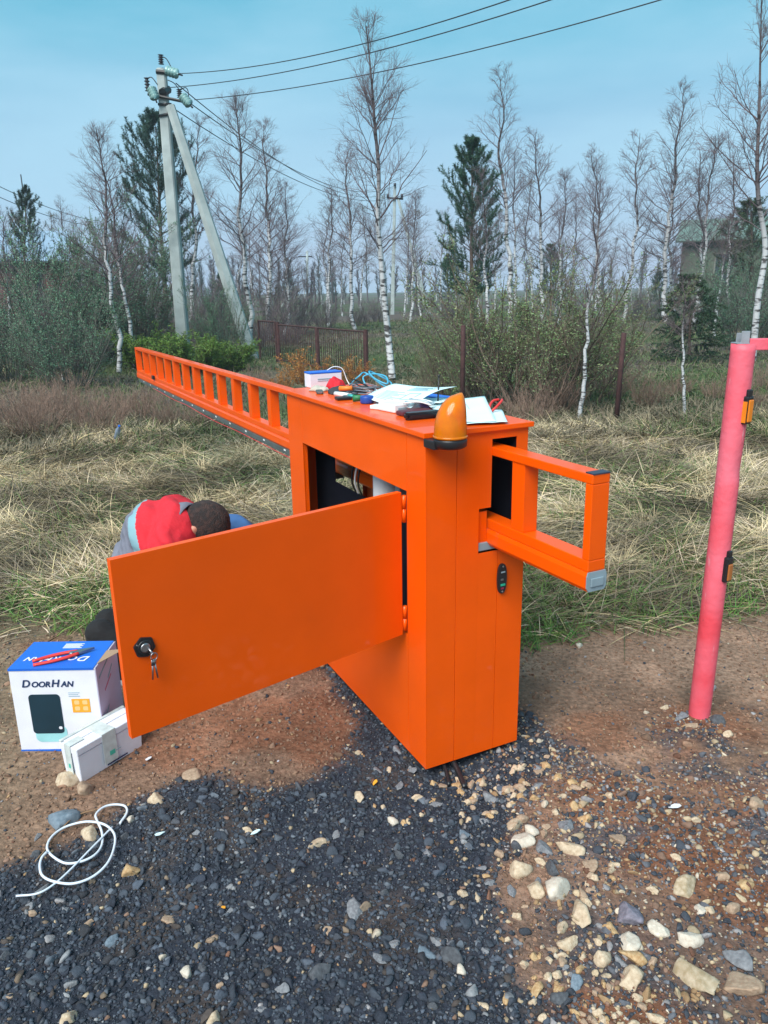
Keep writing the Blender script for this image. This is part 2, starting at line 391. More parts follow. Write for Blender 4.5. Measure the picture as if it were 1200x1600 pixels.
def gravel(name, n, r0, r1, sub, seed, dens, label):
    r = np.random.default_rng(seed)
    x = r.uniform(-2.2, 2.6, n*3); y = 1.05 + 3.0*r.random(n*3)**1.25
    g, m, gr = zones(x, y)
    p = dens(g, m, gr, x, y); keep = (r.random(len(x)) < p); x, y, g, m = x[keep][:n], y[keep][:n], g[keep][:n], m[keep][:n]
    n = len(x); rr = r0*(r1/r0)**(r.random(n)**2.2)
    vs = [stone_variant(sub, seed+k) for k in range(14)]; vi = r.integers(0, 14, n)
    R = rotm(r.normal(0,.35,n), r.normal(0,.35,n), r.uniform(0,6.28,n))
    pale = (r.random(n) < (1-g)*.9+m*.1+ .04)
    cd = PAL_D[r.choice(8, n, p=PW_D)]; cm = PAL_M[r.choice(8, n, p=PW_M)]
    strip = np.exp(-((sdist(x, y, P_mix)-.10)/.16)**2)
    pale |= r.random(n) < strip*.55
    c = np.where(pale[:,None], cm, cd)*r.uniform(.75,1.25,(n,1))
    clod = (r.random(n) < .82) & (g < .4) & (m < .35); c[clod] = (np.array([.22,.135,.092])*r.uniform(.6,1.35,(n,1)))[clod]
    z = height(x, y) + rr*.18
    Vs = []; Fs = []; Cs = []; off = 0
    for k in range(14):
        i = np.where(vi == k)[0]
        if not len(i): continue
        V, Fc = vs[k]
        W = np.einsum('nij,vj->nvi', R[i], V)*rr[i][:,None,None] + np.stack([x[i],y[i],z[i]],1)[:,None,:]
        Vs.append(W.reshape(-1,3)); Cs.append(np.repeat(c[i], len(V), 0))
        Fs.append((Fc[None]+ (np.arange(len(i))*len(V))[:,None,None]+off).reshape(-1,3)); off += len(i)*len(V)
    me = mesh_from(name, np.concatenate(Vs), np.concatenate(Fs), M_stone, False, np.concatenate(Cs))
    link(name, me, kind='stuff', label=label, cat='gravel')
gravel('gravel', 84000, .0024, .0088, 1, 100, lambda g,m,gr,x,y: (g*.97+m*.6+.22)*(1-gr*.9)*cabinet_clear(x,y,-.03), 'fine dark crushed gravel covering the ground in the foreground')
gravel('loose_gravel', 4600, .0085, .0165, 2, 300, lambda g,m,gr,x,y: (g*.45+m*.42+.035)*(1-gr*.9)*cabinet_clear(x,y,-.01), 'coarser grey and tan pebbles scattered through the gravel')

def stone_mat(name, c, c2=None): return mat(name, c, .85, c2=c2 or tuple(q*1.5 for q in c), vscale=3, bump=.6, bscale=7, c2pos=(.35,.7), bdist=.0015)
SM = {'c': stone_mat('cream_stone', (.38,.285,.19), (.56,.46,.34)), 'w': stone_mat('white_stone', (.46,.40,.33), (.60,.55,.47)),
      'o': stone_mat('ochre_stone', (.34,.20,.09), (.50,.36,.20)), 't': stone_mat('tan_stone', (.28,.19,.13), (.42,.31,.22)),
      'g': stone_mat('grey_stone', (.12,.125,.14), (.22,.23,.25)), 'b': stone_mat('bluish_stone', (.10,.14,.18), (.18,.23,.28)),
      'd': stone_mat('dark_stone', (.045,.05,.06), (.09,.10,.115)), 'p': stone_mat('purple_stone', (.13,.125,.16), (.23,.215,.27)),
      'v': stone_mat('olive_stone', (.28,.215,.13), (.46,.38,.28))}
CN = dict(c='cream', w='white', o='ochre', t='tan', g='grey', b='bluish', d='dark grey', p='slate purple', v='olive cream')
stone_me = {}
for k in SM:
    for j in range(4):
        V, Fc = stone_variant(3, 900+j+ord(k)*7, .06); stone_me[k, j] = mesh_from('stone', V, Fc, SM[k], False)
ROCKS = [(107,1225,40,'c','cream rock under the near corner of the small white box'),(133,1238,32,'t','rounded tan rock just right of the cream rock by the small white box'),
(563,1249,25,'c','lone cream stone on dark gravel left of the cabinet foot'),(243,1249,27,'c','flat cream stone on the dirt edge below the open orange door'),
(100,1283,44,'b','flat slate grey rock on the dirt above the coiled white cable'),(142,1303,30,'c','cream rock lying inside the coil of white cable'),
(208,1363,27,'o','ochre stone on dark gravel right of the coiled white cable'),(178,1471,20,'b','blue grey pebble alone in the dark gravel below the white cable'),
(294,1527,24,'w','bright white pebble alone in the dark gravel near the bottom left'),(502,1521,40,'d','large dark angular rock in the bottom middle gravel'),
(555,1427,27,'g','grey rock in dark gravel left of the middle of the foreground'),(445,1545,24,'g','grey stone in dark gravel left of the large dark angular rock'),
(110,1593,28,'c','pale flat stone cut by the bottom left edge'),(334,1594,24,'c','cream stone at the bottom edge under the white pebble'),
(492,1324,30,'c','pinkish cream stone in gravel left of the cabinet foot'),(301,1212,26,'t','tan rock half sunk in dirt under the open door'),
(770,1244,28,'g','grey cream stone beside the foot of the cabinet'),(612,1287,22,'w','pale stone in dark gravel below the cabinet corner'),
(650,1246,18,'c','small cream pebble directly below the cabinet corner'),(726,1307,20,'b','bluish pebble in the gravel below the cabinet'),
(803,1295,34,'c','cream grey rock at the top of the pale rock cluster'),(828,1303,28,'w','white jagged rock in the pale rock cluster'),
(817,1322,36,'w','broad white rock on the left of the pale rock cluster'),(845,1330,32,'g','grey rock wedged in the pale rock cluster'),
(884,1329,42,'c','largest blocky cream rock in the pale cluster'),(807,1363,40,'c','flat oval cream rock on the red dirt patch'),
(782,1339,18,'t','small tan stone at the left rim of the pale cluster'),(913,1282,28,'o','ochre wedge shaped rock above the pale cluster'),
(900,1260,22,'o','smaller ochre stone touching the ochre wedge'),(882,1295,26,'g','smooth pinkish grey stone above the blocky cream rock'),
(815,1283,22,'t','tan round pebble above the white jagged rock'),(862,1364,26,'d','dark grey stone below the pale cluster'),
(922,1357,25,'t','tan oblong stone right of the dark grey stone'),(835,1398,34,'c','rough cream rock left of the knobbly pale rock'),
(870,1402,46,'w','knobbly pale rock in the middle of the stone strip'),(807,1433,18,'c','lone cream pebble left of the stone strip'),
(912,1435,44,'c','rounded cream boulder left of the slate purple slab'),(980,1431,46,'p','slate purple flat slab in the stone strip'),
(877,1454,25,'c','cream stone left below the rounded cream boulder'),(956,1454,23,'o','ochre stone below the slate purple slab'),
(892,1473,32,'c','cream block beneath the rounded cream boulder'),(978,1472,34,'w','flat white stone in the middle right'),
(1032,1452,30,'w','white cream flat stone on the red dirt'),(1075,1468,33,'w','sharp white triangular stone on the red dirt'),
(937,1497,32,'c','yellowish cream block beside the flat white stone'),(987,1492,30,'o','ochre round stone below the flat white stone'),
(971,1502,18,'g','small grey white pebble left of the ochre round stone'),(984,1531,42,'c','large cream pyramid shaped rock at the lower right'),
(1071,1391,38,'v','brown olive rock standing alone on the right'),(1164,1381,24,'o','ochre cream pebble near the right edge'),
(1130,1371,20,'t','brown pebble left of the ochre cream pebble'),(1092,1535,58,'v','big olive cream boulder at the lower right'),
(1157,1541,44,'t','tan slab right of the big olive boulder'),(1161,1500,44,'g','grey rounded boulder at the right edge'),
(1145,1423,24,'t','tan stone in the right side stone group'),(1110,1424,18,'c','cream pebble in the right side stone group'),
(1017,1391,17,'c','cream pebble right of the knobbly pale rock'),(1090,1421,18,'w','whitish pebble in the right side stone group'),
(900,1535,23,'b','pale blue grey pebble left of the cream pyramid rock'),(875,1561,34,'d','dark rock at the bottom right of the middle'),
(702,1498,38,'d','dark grey rock in the lower middle gravel'),(665,1493,26,'b','blue grey stone left of the dark rock in the lower middle'),
(719,1518,21,'w','white pebble under the dark rock in the lower middle'),(682,1472,18,'g','grey pebble above the blue grey stone'),
(837,1549,22,'o','ochre cream stone near the bottom middle'),(1019,1589,26,'c','cream stone cut near the bottom right edge'),
(965,1312,24,'t','tan stone in the dark patch on the right'),(205,1283,15,'w','white chip right of the loop of white cable'),
(385,1300,16,'c','small cream pebble in the left gravel'),(800,1398,16,'g','grey pebble left of the rough cream rock'),
(1180,1262,26,'t','tan stones lump at the right edge above the gravel'),(1085,1283,16,'c','pale chip in the dark patch near the right edge'),
(585,948,14,'w','white chip of rubble behind the cabinet foot'),(905,1010,14,'w','white chip lying on the dirt beside the grass'),
(850,905,34,'t','tan rubble block at the grass edge behind the cabinet'),(995,955,16,'c','pale rubble stone at the grass edge near the pink post'),
(25,1080,36,'v','olive flat stone half buried left of the blue topped box'),(1062,1122,20,'g','grey stone left of the foot of the pink post'),(1118,1128,24,'d','dark stone at the right foot of the pink post'),(1080,1136,16,'t','tan pebble in front of the pink post foot'),(1140,1150,18,'c','cream pebble right of the pink post foot'),(1040,1105,14,'c','small cream pebble left of the pink post foot')]
def rock(px, py, d, k, label, group=None, j=None):
    p = gnd(px, py); Dm = np.linalg.norm(p-np.array([0,0,CH])); r = d/F*Dm/2*.88
    j = random.randrange(4) if j is None else j
    o = link('rock', stone_me[k, j], None, (p[0], p[1], gz(p[0],p[1])+r*.12), (random.uniform(-.2,.2),random.uniform(-.2,.2),random.uniform(0,6.3)), label, 'rock', group, scale=float(r))
    return o
for q in ROCKS: rock(*q)
gname = dict(c='cream stones loose in the gravel', t='tan stones loose in the gravel', g='grey stones loose in the gravel', d='dark stones loose in the gravel', o='ochre stones loose in the gravel')
r_ = random.Random(9); cnt = 0
while cnt < 222:
    zone = r_.random()
    if zone < .62: py = r_.uniform(1190, 1600); px = 800+(py-1190)*.36+r_.gauss(0, 62)
    elif zone < .8: px = r_.uniform(0, 760); py = r_.uniform(1290, 1600)
    else: px = r_.uniform(560, 880); py = r_.uniform(1170, 1290)
    p = gnd(px, py)
    if px > 1210 or px < -5 or not bool(cabinet_clear(np.array([p[0]]), np.array([p[1]]), .02)[0]): continue
    if any(abs(px-q[0]) < (q[2]+14)*.5 and abs(py-q[1]) < (q[2]+10)*.4 for q in ROCKS): continue
    g_, m_, _ = zones(np.array([p[0]]), np.array([p[1]]))
    if zone > .8 and g_[0] < .5: continue
    k = r_.choice('cccttoog' if (zone < .62 or zone > .8) else 'dddggt')
    rock(px, py, r_.uniform(8, 18), k, 'small loose %s stone half sunk in the %s' % (CN[k], 'pale stone strip' if zone < .62 else 'dark gravel on the left' if zone < .8 else 'gravel right at the cabinet foot'), gname[k]+(' of the pale strip' if zone < .62 else ' of the dark gravel' if zone < .8 else ' at the cabinet foot'), r_.randrange(4)); cnt += 1

# ------------------------------------------------------------------ grass blades
def blades(name, x, y, L, wd, lean, az, droop, col, label, zoff=0, cat='grass', K=4, parent=None):
    n = len(x); s = np.linspace(0, 1, K)
    el = (math.pi/2 - lean)
    dx = np.cos(az)*np.cos(el); dy = np.sin(az)*np.cos(el); dz = np.sin(el)
    P = np.zeros((n, K, 3))
    for k in range(K):
        t = s[k]
        P[:,k,0] = x + L*t*dx + L*droop*t*t*np.cos(az)*.5
        P[:,k,1] = y + L*t*dy + L*droop*t*t*np.sin(az)*.5
        P[:,k,2] = L*t*dz - L*droop*t*t*.55
    zz = P[:,:,2]; base = height(x, y)[:,None]; P[:,:,2] = np.maximum(zz, .004+.02*rng.random((n,1))*(s[None]>0)) + base + zoff - .004
    side = np.stack([-np.sin(az), np.cos(az), np.zeros(n)], 1)
    tw = rng.normal(0, .6, (n,1)); side = side*np.cos(tw) + np.array([0,0,1])*np.sin(tw)
    wk = wd[:,None]*(1-s[None]**1.5*.85)
    A = P - side[:,None,:]*wk[:,:,None]*.5; Bq = P + side[:,None,:]*wk[:,:,None]*.5
    V = np.stack([A, Bq], 2).reshape(-1, 3); b0 = (np.arange(n)*K*2)[:,None]; Fs = []
    for k in range(K-1): Fs.append(b0 + np.array([2*k, 2*k+1, 2*k+3, 2*k+2]))
    Fq = np.stack(Fs, 1).reshape(-1, 4); C = np.repeat(col, K*2, 0)
    me = mesh_from(name, V, Fq, M_blade, False, C)
    return link(name, me, kind='stuff', label=label, cat=cat)
M_blade = colmat('grass_blade', .75, .25, var=.15)
def grass():
    # matted straw
    n = 230000; y = 3.3 + 6.4*rng.random(n)**1.15; x = rng.uniform(-1, 1, n)*(1.2+y*.62)
    _, _, gr = zones(x, y); f = fbm(x*1.6, y*1.6, 201, 4); keep = (rng.random(n) < gr*(.30+1.0*sstep(.32,.5,f))*sstep(3.3,4.2,y+.3*f))*(y < 8.4+1.2*f)
    x, y, f = x[keep], y[keep], f[keep]; n = len(x)
    flow = 6.28*fbm(x*.7, y*.7, 205, 2)*1.5 + rng.normal(0, 1.25, n)
    L = rng.uniform(.06, .30, n)*(.7+.6*f); lean = np.clip(rng.normal(1.2, .28, n), 0, 1.56)
    c = np.array([.52,.42,.27])*rng.uniform(.4, 1.3, (n,1))*(.45+1.0*sstep(.35,.62,fbm(x*1.3+7,y*1.9,401,4)))[:,None]; c[:, 2] *= rng.uniform(.8,1.25,n)
    gn = (rng.random(n) < .22*sstep(.45,.65,fbm(x*1.1,y*1.1,207,3))+.02); c[gn] = np.array([.12,.19,.06])*rng.uniform(.7,1.3,(gn.sum(),1))
    dk = rng.random(n) < .22; c[dk] *= .35
    blades('dry_grass', x, y, L, rng.uniform(.003,.007,n), lean, flow, rng.uniform(.1,.6,n), c, 'matted dry straw coloured grass behind the cabinet')
    # tufts
    T = 120; ty = 3.9+5.2*rng.random(T); tx = rng.uniform(-1,1,T)*(1.0+ty*.6); X=[];Y=[];LL=[];LN=[];AZ=[];CC=[]
    for i in range(T):
        k = rng.integers(45, 110); X.append(tx[i]+rng.normal(0,.05,k)); Y.append(ty[i]+rng.normal(0,.05,k)); b = rng.uniform(.14,.36)
        LL.append(b*rng.uniform(.5,1.15,k)); LN.append(np.abs(rng.normal(.55,.38,k))); AZ.append(rng.normal(rng.uniform(0,6.28),1.6,k))
        CC.append(np.array([.56,.45,.28])*rng.uniform(.5,1.3,(k,1))*rng.uniform(.7,1.1))
    X,Y,LL,LN,AZ,CC = map(np.concatenate, (X,Y,LL,LN,AZ,CC)); n = len(X)
    blades('dry_grass', X, Y, LL, rng.uniform(.003,.006,n), LN, AZ, rng.uniform(.5,1.3,n), CC, 'arching tufts of long dry grass behind the cabinet')
    # fresh green grass along the dirt edge
    n = 80000; y = 3.0 + 6.0*rng.random(n)**1.6; x = rng.uniform(-1,1,n)*(1.2+y*.62)
    _, _, gr = zones(x, y); f = fbm(x*2.3, y*2.3, 231, 3); keep = rng.random(n) < sstep(.02,.35,gr)*(sstep(.44,.57,f)*(1.0-.6*sstep(3.8,4.5,y))+.025)
    x, y = x[keep], y[keep]; n = len(x)
    c = np.array([.085,.19,.045])*rng.uniform(.6,1.4,(n,1)); c[:,0] *= rng.uniform(.8,1.6,n)
    blades('green_grass', x, y, rng.uniform(.04,.14,n), rng.uniform(.004,.007,n), np.abs(rng.normal(.6,.4,n)), rng.uniform(0,6.28,n), rng.uniform(.2,.9,n), c, 'fresh green grass sprouting at the edge of the dirt')
    # meadow beyond
    n = 120000; y = 7.6 + 34*rng.random(n)**1.7; x = rng.uniform(-1,1,n)*(1.5+y*.62); f = fbm(x*.5,y*.5,241,3)
    c = np.where((rng.random(n) < sstep(.35,.6,f)*.75)[:,None], np.array([.085,.125,.045]), np.array([.17,.145,.10]))*rng.uniform(.5,1.3,(n,1))
    blades('meadow_grass', x, y, rng.uniform(.06,.24,n), rng.uniform(.006,.012,n)*(1+y*.04), np.abs(rng.normal(.5,.4,n)), rng.uniform(0,6.28,n), rng.uniform(.2,1,n), c, 'low green and brown meadow growth beyond the posts', K=3)
grass()

# ------------------------------------------------------------------ plants
class G:
    """numpy plant geometry collector"""
    def __init__(s): s.V=[]; s.F4=[]; s.F3=[]; s.C=[]; s.n=0
    def tubes(s, P, Rr, col, sides=3):
        N_, K, _ = P.shape
        T = np.empty_like(P); T[:,1:-1] = P[:,2:]-P[:,:-2]; T[:,0] = P[:,1]-P[:,0]; T[:,-1] = P[:,-1]-P[:,-2]
        T /= np.linalg.norm(T, axis=2, keepdims=True)+1e-9
        ref = np.zeros((N_,1,3)); ref[:] = (.3,.2,.93); m = np.abs((T[:,:1]*ref).sum(2)) > .9; ref[m[:,0]] = (1,0,0)
        A = np.cross(T, ref); A /= np.linalg.norm(A, axis=2, keepdims=True)+1e-9; Bv = np.cross(T, A)
        th = np.arange(sides)*2*math.pi/sides
        R_ = P[:,:,None,:] + Rr[:,:,None,None]*(A[:,:,None,:]*np.cos(th)[None,None,:,None] + Bv[:,:,None,:]*np.sin(th)[None,None,:,None])
        idx = s.n + np.arange(N_*K*sides).reshape(N_, K, sides); j2 = np.roll(idx, -1, 2)
        s.F4.append(np.stack([idx[:,:-1], j2[:,:-1], j2[:,1:], idx[:,1:]], -1).reshape(-1,4))
        s.V.append(R_.reshape(-1,3)); c = np.asarray(col)
        if c.ndim == 1: c = np.tile(c, (N_*K*sides,1))
        elif c.ndim == 2: c = np.repeat(c, K*sides, 0)
        else: c = np.repeat(c.reshape(-1,3), sides, 0)
        s.C.append(c); s.n += N_*K*sides
    def quads(s, P, A, Bv, col):
        n = len(P); V = np.stack([P-A*.5, P+Bv*.5, P+A*.5, P-Bv*.5], 1)
        s.F4.append(s.n+np.arange(n*4).reshape(n,4)); s.V.append(V.reshape(-1,3)); s.C.append(np.repeat(col, 4, 0)); s.n += n*4
    def tris(s, P, D, S, col):
        n = len(P); V = np.stack([P-S*.5, P+S*.5, P+D], 1)
        s.F3.append(s.n+np.arange(n*3).reshape(n,3)); s.V.append(V.reshape(-1,3)); s.C.append(np.repeat(col, 3, 0)); s.n += n*3
    def mesh(s, name, m, smooth=False):
        return mesh_from(name, np.concatenate(s.V), ([np.concatenate(s.F4)] if s.F4 else []) + ([np.concatenate(s.F3)] if s.F3 else []), m, smooth, np.concatenate(s.C))
def unit(v): return v/(np.linalg.norm(v, axis=-1, keepdims=True)+1e-9)
def grow(r, S, D, L, K, up, wig):
    """curved shoots"""
    t = np.linspace(0,1,K)[None,:,None]; D = unit(D)
    P = S[:,None,:] + D[:,None,:]*L[:,None,None]*t; P[:,:,2] += (up*L)[:,None]*t[:,:,0]**2
    W = np.cumsum(r.normal(0, wig, P.shape), 1)*L[:,None,None]; W -= W[:,:1]; return P+W
def kids(r, P, Rr, m, lo, hi, spread, upb):
    """m children starts on each parent shoot"""
    N_, K, _ = P.shape; t = r.uniform(lo, hi, (N_, m))*(K-1); i = np.minimum(t.astype(int), K-2); f = (t-i)[...,None]
    a = np.take_along_axis(P, i[...,None].repeat(3,-1), 1); b = np.take_along_axis(P, (i+1)[...,None].repeat(3,-1), 1)
    S = a*(1-f)+b*f; T = unit(b-a); pr = r.normal(0,1,S.shape); pr -= T*(pr*T).sum(-1,keepdims=True); pr = unit(pr)
    D = unit(T + pr*spread + np.array([0,0,upb])); ra = np.take_along_axis(Rr, i, 1)
    return S.reshape(-1,3), D.reshape(-1,3), ra.reshape(-1), (t/(K-1)).reshape(-1)
M_bark = colmat('bark', .85, .2, var=.12)
def birch_bark():
    m = bpy.data.materials.new('birch_bark'); m.use_nodes = True; t = m.node_tree; b = t.nodes['Principled BSDF']; b.inputs['Roughness'].default_value = .8
    a = t.nodes.new('ShaderNodeAttribute'); a.attribute_name = 'col'; tc = t.nodes.new('ShaderNodeTexCoord')
    mp = t.nodes.new('ShaderNodeMapping'); mp.inputs['Scale'].default_value = (5, 5, 16)
    n = t.nodes.new('ShaderNodeTexNoise'); n.inputs['Scale'].default_value = 1.0; n.inputs['Detail'].default_value = 4
    r = t.nodes.new('ShaderNodeValToRGB'); r.color_ramp.elements[0].position = .40; r.color_ramp.elements[0].color = (.10,.09,.09,1); r.color_ramp.elements[1].position = .50; r.color_ramp.elements[1].color = (1,1,1,1)
    x = t.nodes.new('ShaderNodeMix'); x.data_type = 'RGBA'; x.blend_type = 'MULTIPLY'; x.inputs['Factor'].default_value = 1
    t.links.new(tc.outputs['Object'], mp.inputs['Vector']); t.links.new(mp.outputs[0], n.inputs['Vector']); t.links.new(n.outputs['Fac'], r.inputs['Fac'])
    t.links.new(a.outputs['Color'], x.inputs[6]); t.links.new(r.outputs['Color'], x.inputs[7]); t.links.new(x.outputs[2], b.inputs['Base Color']); return m
M_birch = birch_bark()
WHITE = np.array([.47,.49,.51]); DARKB = np.array([.095,.078,.082]); TWIG = np.array([.15,.115,.125])
def birch(seed, H=8., r0=.066, path=None, nb=46, crown0=.32, spread=.22, m1=8, m2=5, Lmax=None, twig=TWIG, leaf=0, leafcol=(.16,.20,.08), white=.55, droop=.0, tw=.0035):
    r = np.random.default_rng(seed); K = 26; t = np.linspace(0,1,K)
    if path is None:
        x = np.cumsum(r.normal(0,.010,K))*H*.5; y = np.cumsum(r.normal(0,.010,K))*H*.5; x -= x[0]+(x[-1]-x[0])*t; y -= y[0]+(y[-1]-y[0])*t
        T = np.stack([x,y,t*H],1)
    else:
        Q = np.array(spline(path, 8)); s = np.linspace(0,len(Q)-1,K); T = np.stack([np.interp(s, np.arange(len(Q)), Q[:,i]) for i in range(3)],1)
    R0 = r0*(1-t)**.85+.006
    g = G(); wf = sstep(white+.12, white-.12, t)[:,None]; g.tubes(T[None], R0[None], (WHITE*wf+DARKB*(1-wf))[None], 8)
    trunk = g.mesh('trunk', M_birch, True)
    c = G(); Lm = Lmax or H*spread
    tb = crown0+(1-crown0)*np.sort(r.random(nb))**.9*.97; i = np.minimum((tb*(K-1)).astype(int), K-2); f = (tb*(K-1)-i)[:,None]
    S = T[i]*(1-f)+T[i+1]*f; az = np.arange(nb)*2.4+r.normal(0,.5,nb); el = rad(24)+rad(34)*tb+r.normal(0,.15,nb)
    D = np.stack([np.cos(az)*np.cos(el), np.sin(az)*np.cos(el), np.sin(el)],1)
    rel = (tb-crown0)/(1-crown0); Lb = Lm*(np.clip(np.minimum(rel*3+.45, 1),0,1))*(1-rel*.78)*r.uniform(.65,1.2,nb)
    rb = np.minimum(R0[i]*.42, .003+.0085*Lb); P = grow(r, S, D, Lb, 8, r.uniform(.0,.28,nb)-droop, .012)
    Rb = rb[:,None]*(1-np.linspace(0,1,8)[None]*.8)+.0015; c.tubes(P, Rb, twig*r.uniform(.7,1.1,(nb,1)), 4)
    S1,D1,r1,t1 = kids(r, P, Rb, m1, .15, 1, .75, .12); L1 = np.repeat(Lb,m1)*(.52*(1-t1*.55))*r.uniform(.5,1.2,len(S1))+.08
    P1 = grow(r, S1, D1, L1, 5, r.uniform(-.1,.2,len(S1))-droop*1.5, .03); R1 = np.maximum(r1*.5, tw)[:,None]*(1-np.linspace(0,1,5)[None]*.6); c.tubes(P1, R1, twig*r.uniform(.7,1.25,(len(P1),1)), 3)
    S2,D2,r2,t2 = kids(r, P1, R1, m2, .15, 1, .7, .05); L2 = np.repeat(L1,m2)*r.uniform(.25,.6,len(S2))+.05
    P2 = grow(r, S2, D2, L2, 4, r.uniform(-.25,.15,len(S2))-droop*2, .04); c.tubes(P2, np.full((len(P2),4), tw*.75)*(1-np.linspace(0,1,4)[None]*.5), twig*r.uniform(.75,1.35,(len(P2),1)), 3)
    if leaf:
        n = len(P2)*leaf; k = r.integers(0,len(P2),n); q = P2[k, r.integers(1,4,n)]+r.normal(0,.03,(n,3))
        a = unit(r.normal(0,1,(n,3))); b = unit(np.cross(a, r.normal(0,1,(n,3)))); sz = r.uniform(.02,.045,(n,1))
        c.quads(q, a*sz*1.3, b*sz*.8, np.array(leafcol)*r.uniform(.6,1.4,(n,1)))
    return trunk, c.mesh('crown', M_bark)
def bush(seed, H=2.4, Wd_=1.2, ns=26, m1=9, m2=6, leaf=3, leafcol=(.10,.14,.07), twig=np.array([.075,.062,.052]), lsz=.035, tw=.003):
    r = np.random.default_rng(seed); a = r.uniform(0,6.28,ns); q = np.sqrt(r.random(ns)); S = np.stack([np.cos(a)*q*Wd_*.22, np.sin(a)*q*Wd_*.22, np.full(ns,-.05)],1)
    D = np.stack([np.cos(a)*q*.55, np.sin(a)*q*.55, np.ones(ns)],1)+r.normal(0,.08,(ns,3)); L = H*r.uniform(.65,1.1,ns)*(1-.15*q)
    P = grow(r, S, D, L, 9, r.uniform(-.08,.02,ns), .012); Rb = (.005+.005*L)[:,None]*(1-np.linspace(0,1,9)[None]*.8)
    g = G(); g.tubes(P, Rb, twig*r.uniform(.6,1.2,(ns,1)), 4)
    S1,D1,r1,t1 = kids(r, P, Rb, m1, .12, 1, .6, .25); L1 = np.repeat(L,m1)*.34*(1.1-t1*.6)*r.uniform(.5,1.2,len(S1))
    P1 = grow(r, S1, D1, L1, 5, r.uniform(-.05,.15,len(S1)), .03); R1 = np.maximum(r1*.5, tw)[:,None]*(1-np.linspace(0,1,5)[None]*.6); g.tubes(P1, R1, twig*r.uniform(.7,1.3,(len(P1),1)), 3)
    S2,D2,r2,t2 = kids(r, P1, R1, m2, .1, 1, .6, .15); L2 = np.repeat(L1,m2)*r.uniform(.25,.6,len(S2))
    P2 = grow(r, S2, D2, L2, 4, r.uniform(-.1,.15,len(S2)), .04); g.tubes(P2, np.full((len(P2),4), tw*.7), twig*r.uniform(.8,1.5,(len(P2),1)), 3)
    stems = g.mesh('stems', M_bark); lv = None
    if leaf:
        h = G(); n = int(len(P2)*leaf); k = r.integers(0,len(P2),n); pq = P2[k, r.integers(0,4,n)]+r.normal(0,.02,(n,3)); a = unit(r.normal(0,1,(n,3))); b = unit(np.cross(a, r.normal(0,1,(n,3))))
        sz = r.uniform(.6,1.3,(n,1))*lsz; h.quads(pq, a*sz*1.6, b*sz*.6, np.array(leafcol)*r.uniform(.55,1.5,(n,1))*np.stack([r.uniform(.8,1.3,n)]+[np.ones(n)]*2,1)); lv = h.mesh('foliage', M_leaf)
    return stems, lv
M_leaf = colmat('leaf', .6, .35, var=.1)
def pine(seed, H=8, rad0=.10, W0=1.9, c0=.25, spruce=False, nl=None, col=(.030,.065,.042), den=1.0, cpow=.85):
    r = np.random.default_rng(seed); K = 20; t = np.linspace(0,1,K); T = np.stack([np.cumsum(r.normal(0,.01,K)), np.cumsum(r.normal(0,.01,K)), t*H],1)
    g = G(); R0 = rad0*(1-t)+.012; g.tubes(T[None], R0[None], np.array([.10,.075,.06]), 8); trunk = g.mesh('trunk', M_bark, True)
    nl = nl or int(H*1.9); S=[];D=[];L=[]
    for l in range(nl):
        f = c0+(1-c0)*(l+.5)/nl; nb = r.integers(4,7); a0 = r.uniform(0,6.28); rel = (f-c0)/(1-c0)
        for k in range(nb):
            a = a0+k*6.28/nb+r.normal(0,.15); el = (rad(12)-rad(25)*(1-rel)*.4) if spruce else rad(14)+rad(36)*rel+r.normal(0,.1)
            ff = f+r.normal(0,.006); S.append((np.interp(ff,t,T[:,0]), np.interp(ff,t,T[:,1]), ff*H)); D.append((math.cos(a)*math.cos(el), math.sin(a)*math.cos(el), math.sin(el)))
            L.append(W0*((1.06-rel)**cpow if spruce else min(1, (1.04-rel)*2.1)**.75)*min(1, rel*4+.6)*r.uniform(.75,1.15))
    S,D,L = map(np.array, (S,D,L)); P = grow(r, S, D, L, 7, (np.full(len(L), -.12) if spruce else r.uniform(.08,.3,len(L))), .012)
    Rb = (.004+.010*L)[:,None]*(1-np.linspace(0,1,7)[None]*.75); c = G(); c.tubes(P, Rb, np.array([.07,.055,.045]), 4)
    m1 = int(7*den)+2; S1,D1,r1,t1 = kids(r, P, Rb, m1, .22, 1.0, .75, .0 if spruce else .45); L1 = np.repeat(L,m1)*.32*(1.15-t1*.65)*r.uniform(.6,1.15,len(S1))+.10
    P1 = grow(r, S1, D1, L1, 5, (np.full(len(S1),-.1) if spruce else r.uniform(.15,.5,len(S1))), .02); c.tubes(P1, np.full((len(P1),5), .006), np.array([.06,.055,.04]), 3)
    Pall = np.concatenate([P1, P[:,2:7]]); 
    nn_ = int(52*den); N_ = len(Pall); s = r.random((N_,nn_))**.8*4; i = np.minimum(s.astype(int),3); f = (s-i)[...,None]
    a = np.take_along_axis(Pall, i[...,None].repeat(3,-1),1); b = np.take_along_axis(Pall,(i+1)[...,None].repeat(3,-1),1); q = (a*(1-f)+b*f).reshape(-1,3); Td = unit(b-a).reshape(-1,3)
    pr = r.normal(0,1,q.shape); pr -= Td*(pr*Td).sum(1,keepdims=True); pr = unit(pr)
    nlen = (.055 if spruce else .11); Dn = unit(Td*.75+pr)*nlen*r.uniform(.7,1.3,(len(q),1)); Sd = unit(np.cross(Dn, r.normal(0,1,q.shape)))*(.016 if not spruce else .016)
    c.tris(q, Dn, Sd, np.array(col)*r.uniform(.55,1.5,(len(q),1)))
    return trunk, c.mesh('crown', M_leaf)

